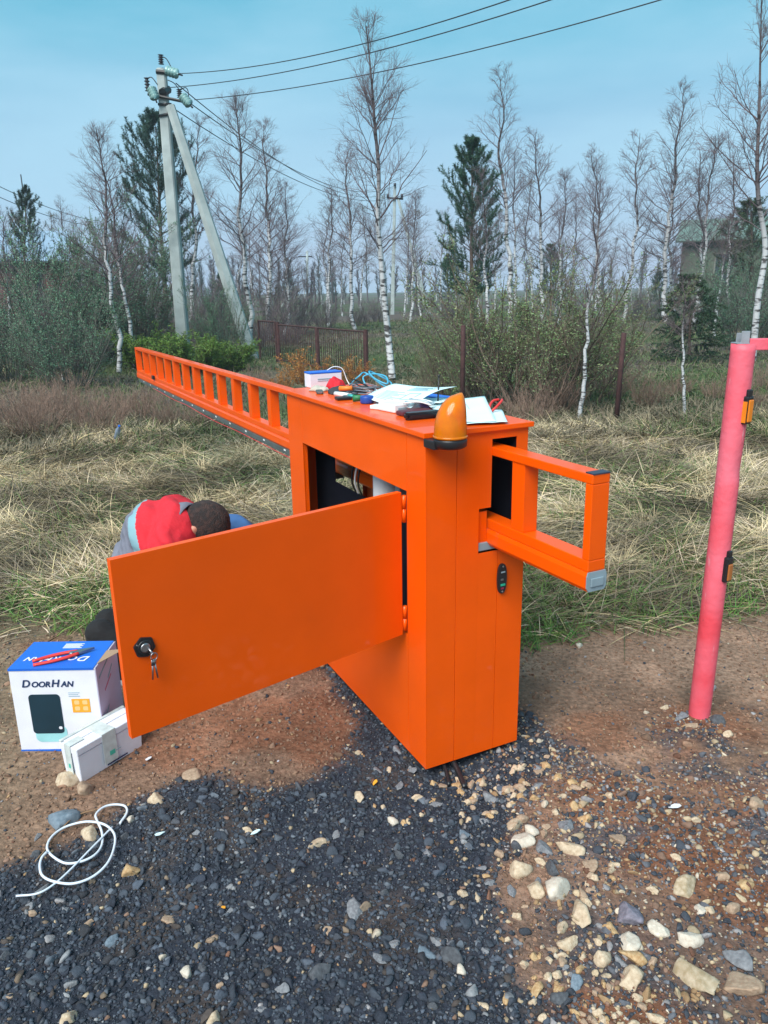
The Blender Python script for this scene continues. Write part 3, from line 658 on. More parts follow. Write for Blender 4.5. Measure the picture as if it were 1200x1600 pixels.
def plant(name, parts, base, top=None, H=None, rotz=0, label='', cat='tree', group=None, pn=('trunk','crown'), sx=1.):
    base = np.array(base, float); base[2] = gz(base[0], base[1])-.03
    q = Matrix.Identity(3); s = 1
    e = empty(name, base, label, cat, group=group)
    if top is not None:
        d = Vector(top-base); s = d.length/H; qz = Vector((0,0,1)).rotation_difference(d.normalized())
        e.rotation_mode = 'QUATERNION'; e.rotation_quaternion = qz @ Matrix.Rotation(rotz,3,'Z').to_quaternion()
    else:
        e.rotation_euler = (0,0,rotz); s = (H or 1)
    e.scale = (s*sx, s*sx, s)
    for nme, me in zip(pn, parts):
        if me: link(nme, me, e)
    return e
def gx(px, Y):       # ground point under pixel column px at depth Y
    d = at(px, 452+1.6*F/Y*1.06, Y); return np.array([d[0], Y, 0])

BV = [birch(11, nb=44, spread=.24, m2=7, tw=.0026), birch(12, nb=50, spread=.21, m2=7, tw=.0026), birch(13, nb=40, crown0=.4, spread=.24, m2=7, tw=.0026), birch(14, nb=58, crown0=.22, spread=.22, m2=7, tw=.0028), birch(15, nb=38, spread=.18, crown0=.35, m2=7, tw=.0026)]
FAT = birch(21, nb=40, r0=.065, crown0=.3, tw=.0045, m1=7, m2=4)      # for the distance
FAT2 = birch(22, nb=44, r0=.062, crown0=.2, tw=.0045, m1=7, m2=4, spread=.2, leaf=1, leafcol=(.15,.18,.09))
# the near birch with its own curved trunk
Yb = 14.5
pts = [gnd(613,592)] + [at(x,y,Yb) for x,y in [(607,530),(600,460),(595,400),(590,340),(592,270),(586,200),(580,120),(572,40)]]
b0 = pts[0].copy(); Hm = pts[-1][2]
e = empty('birch_tree', b0, 'tall bare birch with a curved white trunk standing behind the cabinet top', 'tree')
tk, cr_ = birch(31, H=Hm, r0=.062, path=[p-b0 for p in pts], nb=44, crown0=.36, Lmax=1.35, m1=10, m2=7, white=.58, tw=.0020, droop=.04)
link('trunk', tk, e); link('crown', cr_, e)
# birch at the right edge, branching towards the left
Yr = 17.
pts = [gnd(1182,505,0)*0+at(1178,545,Yr)] + [at(x,y,Yr) for x,y in [(1184,470),(1196,390),(1186,320),(1183,260),(1186,180),(1188,90),(1190,-20)]]
pts[0][2] = gz(pts[0][0], Yr); b0 = pts[0].copy(); Hm = pts[-1][2]-b0[2]
e = empty('birch_tree', b0, 'bare birch with long dark spreading branches at the right edge', 'tree')
tk, cr_ = birch(33, H=Hm, r0=.07, path=[p-b0 for p in pts], nb=34, crown0=.32, Lmax=1.9, m1=9, m2=6, white=.4, tw=.004)
link('trunk', tk, e); link('crown', cr_, e)
TREES = [ # base px, top px, top py, Y, variant, label
(185,150,200,16.3,1,'leaning birch with a pale trunk left of the concrete pole'),
(208,158,262,17.5,0,'thin birch crossing the leaning birch left of the pole'),
(98,52,452,15.,2,'short leaning birch stem at the left among green shrubs'),
(22,10,330,20.,0,'slim pale birch near the left edge'),
(306,312,190,27.,4,'birch rising between the pole and its strut'),
(388,365,150,22.,1,'tall bare birch just right of the pole strut'),
(418,412,195,27.,3,'bushy bare birch right of the strut with a purple grey crown'),
(442,446,290,29.,3,'shorter bare birch behind the gate with a rounded crown'),
(556,546,225,32.,0,'bare birch left of the curved near birch'),
(512,520,285,36.,3,'low bare birch in the gap left of the curved birch'),
(640,648,300,38.,1,'bare birch behind the distant strutted pole'),
(757,752,270,22.,4,'white stemmed birch in front of the right hand pine'),
(796,783,118,30.,4,'narrow tall birch behind the right hand pine'),
(846,838,205,31.,3,'dense crowned birch right of the pine'),
(872,882,268,34.,1,'bare birch right of the dense crowned birch'),
(905,930,292,9.4,4,'thin birch sapling rising through the willow thicket'),
(938,922,238,30.,2,'bare birch above the willow thicket'),
(975,1000,208,34.,1,'straight white birch above the rusty post'),
(1040,1068,138,35.,3,'tallest birch in the right hand group with a wide top'),
(1052,1050,270,38.,0,'birch stem beside the tallest right hand birch'),
(1082,1118,212,33.,1,'leftmost birch of the leaning clump right of the spruce'),
(1094,1092,232,34.,4,'middle birch of the leaning clump right of the spruce'),
(1110,1142,330,24.,2,'strongly leaning birch stem near the right edge'),
(1133,1150,232,30.,1,'upright birch before the grey roofed house'),
(1070,1063,395,9.6,4,'small birch sapling in front of the young spruce'),
]
for i,(bx,tx,ty,Y,v,lb) in enumerate(TREES):
    b = gx(bx, Y); tp = at(tx, ty, Y); vv = BV[v] if Y < 30 else (FAT if i % 2 else BV[v])
    s = tp[2]/8.
    plant('birch_tree', vv, b, tp, 8., rotz=i*1.3, label=lb, sx=(1.35 if Y > 15 else 1.15))
# rows of background birches
r_ = random.Random(5); env = [(0,345),(60,325),(120,310),(200,330),(260,380),(330,340),(400,300),(455,330),(480,400),(510,320),(560,290),(620,320),(700,330),(760,300),(800,250),(860,280),(930,310),(990,360),(1020,385),(1060,330),(1120,300),(1200,320)]
for i in range(42):
    px = -20+i*29.5+r_.uniform(-8,8); ty = np.interp(px, [a for a,_ in env], [b for _,b in env])+r_.uniform(-12,45); Y = r_.uniform(36, 60)
    b = gx(px, Y); tp = at(px+r_.uniform(-10,10), ty, Y)
    vv = r_.choice([FAT, FAT2, FAT])
    rg = 'left of the concrete pole' if px < 250 else 'between the concrete pole and the curved birch' if px < 590 else 'behind the willow thicket' if px < 960 else 'right of the willow thicket'
    plant('birch_tree', vv, b, tp, 8., rotz=r_.uniform(0,6), label='thin bare birch in the hazy far row '+rg, group='far birches '+rg, sx=1.15)
# pines
def P(name, parts, H, px, tx, ty, Y, label, sx=1, rz=0, pn=('trunk','crown')): plant(name, parts, gx(px,Y), at(tx,ty,Y), H, rz, label, 'tree', sx=sx, pn=pn)
PA = pine(41, H=8, W0=1.75, c0=.3, den=1.35, col=(.032,.085,.062)); PB = pine(42, H=7, W0=1.35, c0=.2, den=1.3, col=(.030,.085,.045)); PC = pine(43, H=8, W0=1.3, c0=.2)
PG = pine(44, H=7, W0=1.6, c0=.1, col=(.05,.085,.03)); SPR = pine(45, H=2.2, rad0=.03, W0=1.05, c0=.05, spruce=True, nl=11, col=(.022,.06,.026), den=1.0)
P('pine_tree', PA, 8, 262, 243, 190, 27., 'large dark pine behind the concrete pole')
P('pine_tree', PB, 7, 738, 738, 226, 24., 'dark pine above the willow thicket right of the curved birch')
P('pine_tree', PC, 8, 36, 38, 298, 30., 'small dark pine at the left above the shrubs', rz=2)
P('pine_tree', PG, 7, 1172, 1172, 318, 30., 'rounded olive green pine by the grey roofed house', sx=1.7)
P('spruce_tree', SPR, 2.2, 1076, 1076, 428, 17., 'young spruce with low spreading branches right of the rusty post', sx=1.1)
for i,(px,ty,Y,rz) in enumerate([(120,385,40,0),(205,400,42,1),(345,430,40,2),(700,400,50,4),(860,385,44,5),(1030,425,50,1),(1125,410,45,4)]):
    plant('pine_tree', [PC,PG,PB][i%3], gx(px,Y), at(px,ty,Y), [8,7,7][i%3], rz, 'small dark conifer half hidden in the background trees', 'tree', 'background conifers', sx=1.3)
# shrubs
W_gr = bush(51, 2.4, 1.5, 22, 9, 6, leaf=9, leafcol=(.13,.20,.075), lsz=.021, twig=np.array([.13,.105,.08]))
W_gr2 = bush(52, 2.4, 1.6, 22, 9, 6, leaf=7.0, leafcol=(.14,.20,.09), lsz=.020, twig=np.array([.15,.115,.09]))
W_bl = bush(53, 3.0, 1.8, 34, 9, 6, leaf=10, leafcol=(.095,.20,.12), lsz=.026, tw=.005, twig=np.array([.12,.115,.10]))
W_bare = bush(54, 1.2, 1.6, 34, 9, 5, leaf=0, twig=np.array([.24,.165,.13]), tw=.0026)
W_dark = bush(55, 3.0, 2.2, 34, 9, 6, leaf=.7, leafcol=(.11,.15,.10), twig=np.array([.155,.125,.135]), lsz=.05, tw=.006)
W_lime = bush(56, 1.3, 1.1, 40, 9, 5, leaf=12, leafcol=(.10,.19,.03), lsz=.026)
W_or = bush(57, 1.0, .9, 26, 8, 5, leaf=1.5, leafcol=(.35,.17,.04), twig=np.array([.30,.13,.05]), lsz=.03)
def shrub(parts, H0, px, ty, Y, label, group=None, sx=1, rz=0):
    b = gx(px, Y); tp = at(px, ty, Y)[2]; e = plant('shrub', parts, b, None, tp/H0*1.0, rz, label, 'shrub', group, ('stems','foliage'), sx); return e
for i,(px,ty,Y,v,sx,lb) in enumerate([
 (715,455,11.5,1,1.0,'loose green willow at the left end of the thicket behind the cabinet'),(765,400,11.,0,1.3,'tall green willow of the thicket behind the amber beacon'),
 (835,372,10.4,1,1.4,'tallest green willow in the middle of the thicket'),(895,395,11.,0,1.3,'green willow of the thicket crossed by a thin birch sapling'),
 (945,445,12.5,1,1.2,'green willow at the right end of the thicket by the rusty post'),(668,515,13.5,1,.6,'small thin willow beside the curved birch trunk')]):
    shrub([W_gr,W_gr2][v], 2.4, px, ty, Y, lb, sx=sx, rz=i*1.1)
for i,(px,ty,Y,sx,lb) in enumerate([(60,345,17,1.1,'tall hazy green willow at the far left'),(130,300,19,1.0,'tall grey green willow left of the leaning birch'),(205,330,21,1.0,'grey green willow behind the leaning birch'),
 (110,420,14,1.2,'lower green shrub left of the leaning birch'),(15,440,15,1.1,'green shrub at the left edge'),(350,420,19,.8,'green shrub behind the foot of the pole strut'),(1165,400,20,1.2,'olive shrub at the right edge below the house'),(1130,372,30,1.1,'hazy green shrub hiding the left end of the grey roofed house'),(1195,378,27,1.0,'tall green shrub in front of the grey roofed house')]):
    shrub(W_bl, 3.0, px, ty, Y, lb, sx=sx, rz=i*.9)
for i,(px,ty,Y) in enumerate([(20,420,24),(90,400,26),(160,400,24),(230,400,30),(290,410,26),(350,405,30),(410,400,26),(460,410,30),(510,440,34),(560,445,36),(45,470,20),(170,470,20),(240,470,22),(330,470,22),(400,470,23),(455,480,24),(590,450,40),(650,450,50),(700,440,40),(990,430,38),(1020,440,40),(1100,430,34),(1150,440,30),(1190,420,26),(1060,470,26),(280,500,19),(130,520,16.5),(60,520,17)]):
    shrub(W_dark, 3.0, px, ty+(22 if px < 420 else 14), Y, 'dark leafless shrub at the wood edge '+('left of the gate' if px < 400 else 'behind the gate' if px < 600 else 'right of the curved birch'), 'dark shrubs '+('left of the gate' if px < 400 else 'behind the gate' if px < 600 else 'right of the curved birch'), sx=1.2, rz=i*1.7)
for i,(px,ty,Y) in enumerate([(30,590,9.5),(85,575,10.5),(130,585,9.6),(180,590,10.5),(225,590,9.8),(270,610,9.2),(320,620,9),(360,610,10),(60,600,8.6),(155,610,8.8),(240,600,11.5),(1010,570,10.5),(1055,575,11.5),(1120,580,11),(1165,590,10),(668,580,11.5),(830,590,9.2),(870,560,10.2),(950,560,11.5),(1190,560,12),(410,560,13)]):
    shrub(W_bare, 1.2, px, ty, Y, 'low bare brown shrub in the dry grass '+('behind the orange beam' if px < 420 else 'behind the cabinet' if px < 960 else 'near the pink post'), 'low brown shrubs '+('behind the orange beam' if px < 420 else 'behind the cabinet' if px < 960 else 'near the pink post'), sx=1.1, rz=i*2.1)
for i,(px,ty,Y,lb) in enumerate([(240,500,17,'bright green bush left of the concrete pole foot'),(300,503,16.4,'bright green bush at the concrete pole foot'),(355,515,16.8,'bright green bush between the pole foot and its strut')]):
    shrub(W_lime, 1.3, px, ty, Y, lb, sx=1.5, rz=i)
for i,(px,ty,Y,lb) in enumerate([(480,540,14,'orange brown bush in front of the rusty gate'),(555,550,14,'orange brown bush at the right post of the gate'),(440,570,13,'orange brown bush at the left of the gate')]):
    shrub(W_or, 1.0, px, ty, Y, lb, sx=1.2, rz=i)
# far-off wood
def far_wood():
    r = np.random.default_rng(77); g = G(); n = 230; Y = r.uniform(66, 110, n); px = r.uniform(-250, 1450, n)
    x = (px-600)/F*Y*1.02; H = r.uniform(2.6, 5.2, n)*(Y/80); 
    S = np.stack([x, Y, np.zeros(n)],1); P_ = grow(r, S, np.stack([r.normal(0,.05,n), r.normal(0,.05,n), np.ones(n)],1), H, 7, np.zeros(n), .008)
    Rr = (.09*(1-np.linspace(0,1,7))+.015)[None].repeat(n,0); wf = (np.linspace(1,0,7)[None,:,None]**1.5)*(r.random((n,1,1)) < .45)
    g.tubes(P_, Rr, (np.array([.40,.42,.42])*wf+DARKB*(1-wf)), 4)
    S1,D1,r1,t1 = kids(r, P_, Rr, 30, .12, 1, .6, .3); L1 = np.repeat(H,30)*.22*(1.1-t1*.7)*r.uniform(.6,1.2,len(S1)); P1 = grow(r,S1,D1,L1,4,np.full(len(S1),.1),.03)
    tone = np.array([[.055,.055,.075],[.06,.075,.07],[.045,.07,.06]])[r.integers(0,3,n)]; c1 = np.repeat(tone,30,0)
    g.tubes(P1, np.full((len(P1),4),.018), c1, 3)
    S2,D2,r2,t2 = kids(r, P1, np.full((len(P1),4),.018), 7, .1, 1, .7, .2); L2 = np.repeat(L1,7)*r.uniform(.3,.6,len(S2)); P2 = grow(r,S2,D2,L2,3,np.zeros(len(S2)),.05)
    g.tubes(P2, np.full((len(P2),3),.012), np.repeat(c1,7,0)*r.uniform(.8,1.4,(len(P2),1)), 3)
    link('far_wood', g.mesh('far_wood', M_bark), kind='stuff', label='dark far off wood on the horizon', cat='wood')
far_wood()

# ------------------------------------------------------------------ barrier cabinet
cab = empty('barrier_cabinet', (CX,CY,0), 'tall orange steel barrier cabinet with its side door hanging open', 'cabinet', YAW)
T_ = .004; ZB, ZT = .02, CHT; UC = .121   # seam of the end column
h = B()     # shell: side with the door opening, in pieces butted with 2 mm seams
for a,b,c,d in [(0,UC-.001,ZB,ZT),(UC+.001,1.062,ZB,.474),(UC+.001,1.062,.976,ZT),(1.064,CL,ZB,ZT)]:
    h.box((0,a,c),(T_,b,d), M_or, .0008)
h.box((T_+.001,UC-.02,ZB),(T_+.004,UC+.012,ZT-.004), M_or)
h.box((T_,1.066,.46),(.022,1.070,.99), M_or); h.box((T_+.001,UC+.013,.976),(.022,1.06,.980), M_or); h.box((T_+.001,UC+.013,.470),(.022,1.06,.474), M_or)
h.build('side_panel', cab)
h = B()     # end facing the camera
z0 = ZB
h.box((T_+.0005,0,ZB),(.111,T_,ZT), M_or, .0008)
h.box((.113,0,ZB),(.197,T_,ZT), M_or, .0008)
h.box((.197,0,ZB),(.242,T_,.767), M_or); h.box((.197,0,.919),(.242,T_,ZT), M_or)
h.box((.242,0,ZB),(.273,T_,.767), M_or); h.box((.242,0,1.142),(.337,T_,ZT), M_or)
h.box((.275,0,ZB),(.337,T_,.767), M_or); h.box((.337,0,ZB),(CW-T_-.0005,T_,ZT), M_or)
h.box((.10,T_+.001,ZB),(.125,T_+.004,ZT-.004), M_or); h.box((.262,T_+.001,ZB),(.288,T_+.004,.765), M_or)
h.build('end_panel', cab)
h = B(); h.box((CW-T_,0,ZB),(CW,CL,ZT), M_or, .0008); h.build('back_panel', cab)
h = B(); h.box((T_,CL-T_,ZB),(.19,CL,ZT), M_or); h.box((.19,CL-T_,ZB),(CW-T_,CL,.60), M_or); h.box((.355,CL-T_,.60),(CW-T_,CL,ZT), M_or); h.build('rear_end_panel', cab)
h = B(); h.box((-.013,-.013,ZT-.001),(CW+.013,CL+.008,ZT+.015), M_or, .002); h.build('lid', cab)
h = B(); h.box((.005,.01,ZB),(CW-.005,CL-.01,ZB+.004), M_or); h.build('base_plate', cab)
LZ = ZT+.015
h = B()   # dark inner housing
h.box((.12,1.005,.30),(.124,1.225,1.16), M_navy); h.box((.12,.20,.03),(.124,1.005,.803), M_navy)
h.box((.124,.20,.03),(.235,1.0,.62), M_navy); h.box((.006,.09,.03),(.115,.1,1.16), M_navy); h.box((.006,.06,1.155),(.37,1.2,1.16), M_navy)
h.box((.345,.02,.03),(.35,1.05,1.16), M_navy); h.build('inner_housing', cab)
h = B(); h.lathe([(.052,.62),(.056,.63),(.056,.93),(.05,.945),(.02,.95)], M_white, 28, Matrix.Translation((.17,.60,0))); h.lathe([(.018,.95),(.018,.98),(.004,.985)], M_grey, 16, Matrix.Translation((.17,.60,0))); h.box((.15,.46,.80),(.19,.50,.93), M_grey, .004); h.build('drive_motor', cab)
h = B()
for k,(u0,c_) in enumerate([(.74,M_blk),(.77,M_white),(.80,M_blk)]): h.tube(spline([(.125,u0,.80),(.10,u0-.02,.86),(.10,u0-.05,.93),(.13,u0-.07,.95),(.17,u0-.09,.90),(.2,u0-.1,.80)],6), .004, c_, 6)
h.build('inner_cable', cab)
h = B(); h.box((.199,.006,.772),(.34,.05,.80), M_grey, .003); h.lathe([(.022,.20),(.022,.34)], M_galv, 20, Matrix.Translation((0,.06,.80)) @ Matrix.Rotation(rad(90),4,'Y')); h.build('guide_roller', cab)
h = B(); h.box((.200,.012,.79),(.235,.016,.905), M_or); h.build('guide_bracket', cab)
# opening edge dark lining
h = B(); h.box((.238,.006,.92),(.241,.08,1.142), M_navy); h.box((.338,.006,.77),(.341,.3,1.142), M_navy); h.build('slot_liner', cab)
# switch unit
h = B()
def oval(w_, hh, n=28): return [((w_*math.copysign(abs(math.cos(a))**.75, math.cos(a))), hh*math.copysign(abs(math.sin(a))**.9, math.sin(a))) for a in [2*math.pi*i/n for i in range(n)]]
Mo = Matrix.Translation((.288,-.0005,.667)) @ Matrix.Rotation(rad(90),4,'X')
h.prism(oval(.018,.053), 0, .012, M_blk, Mo, .002); sw = h.build('switch_unit', cab)
h = B(); 
for yy, rr_ in [(.044,.003),(-.045,.003)]: h.lathe([(rr_,.0115),(rr_,.0135)], M_steel, 10, Mo @ Matrix.Translation((0,yy,0)))
h.build('screw', sw)
h = B(); h.box((-.009,-.024,.0125),(.009,-.017,.0145), mat('green_led',(.02,.35,.22),.3), M=Mo); h.box((-.007,-.036,.0125),(.004,-.030,.014), mat('red_mark',(.25,.02,.06),.4), M=Mo)
h.box((-.008,.022,.0125),(.008,.027,.014), M_grey, M=Mo); h.box((-.009,-.004,.0125),(.001,.002,.015), M_steel, M=Mo); h.build('button', sw)
# door
da, dl, hs_ = .69301, .9607, .1344
ang = math.atan2(-math.sin(da), -math.cos(da)) - YAW      # door direction in cabinet frame
door = link('door', None, cab, (-.004, hs_, 0), (0,0,ang)); door.empty_display_size = .05
h = B(); DB, DT = .474, .973
h.box((.012,-.0015,DB),(dl,.0015,DT), M_or, .0006)
sgn = -1     # returned edge sits on the hidden (inner) side
h.box((.012,sgn*.0016,DT-.0035),(dl-.0004,sgn*.020,DT-.0002), M_or); h.box((.012,sgn*.0016,DB+.0002),(dl-.0004,sgn*.020,DB+.0035), M_or)
h.box((dl-.0035,sgn*.0016,DB+.004),(dl-.0004,sgn*.020,DT-.004), M_or); h.box((.012,sgn*.0016,DB+.004),(.0155,sgn*.020,DT-.004), M_or)
dm = h.mesh('door')
bpy.data.objects.remove(door); door = link('door', dm, cab, (-.004, hs_, 0), (0,0,ang))
for z in (.53, .915):
    h = B(); h.tube([(0,0,z-.045),(0,0,z-.001)], .0075, M_or, 14); h.tube([(0,0,z+.001),(0,0,z+.045)], .0075, M_or, 14); h.box((.004,-.0045,z-.042),(.022,-.002,z+.042), M_or); h.build('hinge', door)
h = B(); R6 = [(.030*math.cos(rad(15+60*k)), .030*math.sin(rad(15+60*k))) for k in range(6)]
Ml = Matrix.Translation((.901,.0015,.722)) @ Matrix.Rotation(rad(90),4,'X') @ Matrix.Scale(-1,4,(0,0,1))
h.prism(R6, 0, .008, M_blk, Ml, .0015); h.lathe([(.013,.008),(.013,.012),(.010,.013)], M_steel, 18, Ml); h.lathe([(.020,.0075),(.021,.010),(.018,.0105)], M_blk, 18, Ml)
lk = h.build('lock', door)
for q in [(.020,.012),(-.012,-.020)]:
    h = B(); h.lathe([(.0022,.008),(.0022,.0095)], M_steel, 8, Ml @ Matrix.Translation((q[0],q[1],0))); h.build('screw', lk)
# door direction world for hanging things
dW = np.array([-math.cos(da), -math.sin(da), 0]); dN = np.array([dW[1], -dW[0], 0])   # towards the camera
if dN[1] > 0: dN = -dN
hpW = loc(-.004, hs_)
def dp(a, z, n=0): return hpW + dW*a + dN*n + np.array([0,0,z])
h = B(); h.tube([dp(.895,.722,.012), dp(.893,.714,.026), dp(.888,.705,.030)], .0028, M_steel, 8)
ring = [dp(.888+.009*math.cos(t), .700+.010*math.sin(t), .030) for t in np.linspace(0,6.283,18)]; h.tube(ring, .0013, M_steel, 6)
kr = h.build('key_ring', None, label='two steel keys hanging from the black lock on the open orange door', cat='keys')
for sx_ in (-.006, .008):
    h = B(); a0 = .888+sx_*.4; a1 = .886+sx_; h.tube([dp(a0,.692,.028), dp(a0+.001,.675,.026)], .006, M_steel, 10, flat=.3); h.tube([dp(a0+.001,.677,.026), dp(a1,.632,.020)], [.0030,.0026], M_steel, 8, flat=.5); h.build('key', kr)

# ------------------------------------------------------------------ sliding beam
tilt = -.0119
beam = empty('barrier_beam', loc(.241,-.466,1.122), 'long orange ladder shaped barrier beam sliding through the cabinet', 'beam', rot=(tilt,0,YAW))
BL = 7.32; bw = .060
h = B(); h.box((0,0.0,-.027),(bw,BL,0), M_or, .003); h.build('top_rail', beam)
h = B(); h.box((0,0.0,-.272),(bw,BL,-.240), M_or, .003); h.build('bottom_rail', beam)
h = B(); prof = [(-.001,-.2725),(-.005,-.285),(-.005,-.318),(.002,-.329),(bw-.002,-.329),(bw+.005,-.318),(bw+.005,-.285),(bw+.001,-.2725)]
Mt = Matrix(((1,0,0,0),(0,0,1,0),(0,1,0,0),(0,0,0,1))); h.prism(prof, .001, BL, M_or, Mt); h.build('lower_tube', beam)
h = B(); prof2 = [(p[0]*.99+.0003, p[1]) for p in prof]; h.prism(prof2, -.0035, 0, M_grey, Mt); h.box((.008,-.008,-.315),(.052,-.0035,-.290), M_grey, .002); h.build('end_cap', beam)
h = B(); h.box((.001,-.002,-.0005),(bw-.001,.030,.0035), mat('dark_cap',(.03,.035,.06),.45), .001); h.build('top_cap', beam)
h = B(); h.box((.0005,.0,-.2395),(bw-.0005,.027,-.0275), M_or, .002); h.build('upright', beam)
ups = [.30] + [1.94+.376*k for k in range(0,14)]
for k, u0 in enumerate(ups):
    h = B(); h.box((.004,u0,-.2398),(bw-.004,u0+.062,-.0272), M_or, .002); h.build('upright', beam)
h = B(); h.box((.0005,BL-.03,-.2395),(bw-.0005,BL,-.0275), M_or, .002); h.build('upright', beam)
h = B(); h.box((-.004,1.75,-.360),(.040,BL-.12,-.3295), M_dkgrey, .002); h.build('cable_strip', beam)
for k in range(13):
    h = B(); u0 = 2.45+k*.37; h.box((-.0055,u0,-.343),(.002,u0+.03,-.334), M_white, .001); h.build('clip', beam)
h = B(); pp = [(-.006, 2.2+.3*k, -.364-.005*math.sin(k*1.3)-(.006 if 2<k<9 else 0)) for k in range(15)]; h.tube(spline(pp,4), .0022, M_rcab, 6); h.build('red_cable', beam)
h = B(); h.box((-.022,6.25,-.262),(-.0008,6.32,-.225), M_blk, .004); h.build('sensor', beam)

# ------------------------------------------------------------------ amber beacon
bc = empty('warning_beacon', loc(.045,-.068,1.150), 'amber flashing beacon with a black base on the cabinet corner', 'beacon', YAW)
h = B(); R = .049
prof = []
for k in range(15):
    t = k/14; prof.append((R*math.sqrt(max(1-t**3.0,0.0))*(1-.10*t) if k < 14 else .004, .034+.122*t))
shear = lambda r,z: (R-r)*.78 if z > .034 else 0
h.lathe([(R+.001,.028)]+prof, M_amber, 72, shear=shear, rib=.022); h.build('lens', bc)
h = B(); h.lathe([(.040,-.003),(.047,.001),(.050,.004),(.0505,.020),(.049,.027)], M_blk, 32); h.box((-.056,-.0,-.006),(-.01,.062,.020), M_blk, .004); h.build('base', bc)
h = B(); h.lathe([(.012,.03),(.016,.05),(.016,.075),(.010,.085)], mat('lamp_core',(.9,.6,.3),.4), 16); h.build('bulb', bc)
for k in range(1,5):
    h = B(); z = .034+.024*k; rr_ = R*math.sqrt(1-(z-.034)**2.3/.122**2.3); 
    h.build('x', None) if False else None
h = B(); h.lathe([(R+.0025,.0275),(R+.0025,.0335),(R,.0345)], M_amber, 36); h.build('collar', bc)


# ------------------------------------------------------------------ things on the lid
def LP(w_, u_, z=0): return loc(w_, u_, LZ+z)
def textmesh(s, size, m, shear=0, extr=.0004, bold=0):
    cu = bpy.data.curves.new('t', 'FONT'); cu.body = s; cu.size = size; cu.shear = shear; cu.offset = bold; cu.extrude = extr; cu.align_x = 'LEFT'
    o = bpy.data.objects.new('t', cu); COL.objects.link(o); dg = bpy.context.evaluated_depsgraph_get(); me = bpy.data.meshes.new_from_object(o.evaluated_get(dg)); bpy.data.objects.remove(o)
    me.materials.clear(); me.materials.append(m); return me
# white and blue box
t = empty('component_box', LP(.175,1.235), 'small white box with a blue top edge at the far end of the cabinet lid', 'box', YAW)
h = B(); h.box((-.075,-.035,.001),(.075,.035,.060), M_card, .002); h.build('carton', t)
h = B(); h.box((-.076,-.036,.0605),(.076,.036,.068), M_blue, .002); h.build('box_lid', t)
h = B(); h.box((-.04,-.0365,.035),(.03,-.0352,.039), M_inkl); h.box((-.04,-.0365,.028),(.01,-.0352,.030), M_inkl); h.build('print', t)
h = B(); h.tube(spline([(.02,0,.070),(.05,-.01,.085),(.085,-.02,.075),(.10,-.03,.03),(.105,-.05,.006)],6), .002, M_white, 6); h.build('cable', None, loc=LP(.175,1.235), rot=(0,0,YAW), label='thin white cable looping over the small white box', cat='cable')
def cloth(name, cx_, cy_, w_, l_, hgt, m, label, cat, seed, rz=0, ridges=2.5):
    r = np.random.default_rng(seed); n = 22; t = np.linspace(-1,1,n); X, Y = np.meshgrid(t,t); rr_ = np.sqrt(X**2+Y**2); a = np.arctan2(Y,X)
    k = 1-.22*fbm(np.cos(a)*1.5+5, np.sin(a)*1.5+5, seed, 3)*2*np.clip(rr_,0,1)
    Z = hgt*(1-np.clip(rr_/1.25,0,1)**2.2)*(.55+.9*fbm(X*ridges+9, Y*ridges+3, seed+1, 3)); Z = np.maximum(Z, .0)+.002
    # round off square
    f = np.minimum(1, 1.02/np.maximum(rr_,.001)*np.maximum(np.abs(X),np.abs(Y))/1)
    sq = np.where(rr_>0, np.maximum(np.abs(X),np.abs(Y))/np.maximum(rr_,1e-6), 1)
    V = np.stack([(X*sq*k*w_).ravel(), (Y*sq*k*l_).ravel(), Z.ravel()],1); idx = np.arange(n*n).reshape(n,n)
    Fq = np.stack([idx[:-1,:-1].ravel(), idx[:-1,1:].ravel(), idx[1:,1:].ravel(), idx[1:,:-1].ravel()],1)
    Vb = V.copy(); Vb[:,2] = .0006
    bd = np.concatenate([idx[0,:-1], idx[:-1,-1], idx[-1,:0:-1], idx[:0:-1,0]]); nb_ = np.roll(bd,-1); N0 = n*n
    Fs = np.stack([nb_, bd, bd+N0, nb_+N0],1)
    me = mesh_from(name, np.concatenate([V,Vb]), np.concatenate([Fq, Fs, Fq[:,::-1]+N0]), m, True)
    return link(name, me, None, LP(cx_,cy_), (0,0,YAW+rz), label, cat)
cloth('work_glove', .10, 1.10, .045, .060, .020, M_beige, 'crumpled beige work glove near the white box on the lid', 'glove', 3, .4)
cloth('cloth_rag', .19, 1.13, .055, .050, .045, M_red, 'bunched red cloth rag on the lid behind the beige glove', 'rag', 5, .2)
cloth('work_glove', .145, .955, .060, .075, .026, mat('charcoal_cloth',(.035,.04,.05),.9,var=.2,bump=.4), 'dark grey work glove lying in the middle of the tool pile', 'glove', 8, .9)
def tool(name, pts, r, m, label, cat, more=None):
    base = np.array(pts[0], float); e = empty(name, LP(*base), label, cat, YAW)
    rel = [tuple(np.array(p, float)-base) for p in pts]; h = B(); h.tube([rel[0], rel[1]], r[0], m[0], 10); h.build('handle', e)
    h = B(); h.tube(rel[1:], r[1], m[1], 8); h.build('shaft', e); return e
tool('screwdriver', [(.085,.715,.014),(.130,.700,.014),(.20,.68,.012)], [[.013,.010],.003], (M_green,M_steel), 'green handled screwdriver at the near edge of the tool pile', 'screwdriver')
tool('screwdriver', [(.11,.90,.03),(.15,.86,.032),(.21,.80,.03)], [[.010,.009],.003], (mat('orange_grip',(.8,.2,.02),.5),M_steel), 'orange handled screwdriver on top of the dark glove', 'screwdriver')
tool('marker_pen', [(.085,.885,.012),(.105,.80,.013),(.115,.765,.013)], [.010,.006], (M_white,mat('teal_cap',(.05,.4,.4),.4)), 'white and teal marker pen at the lid edge in the tool pile', 'pen')
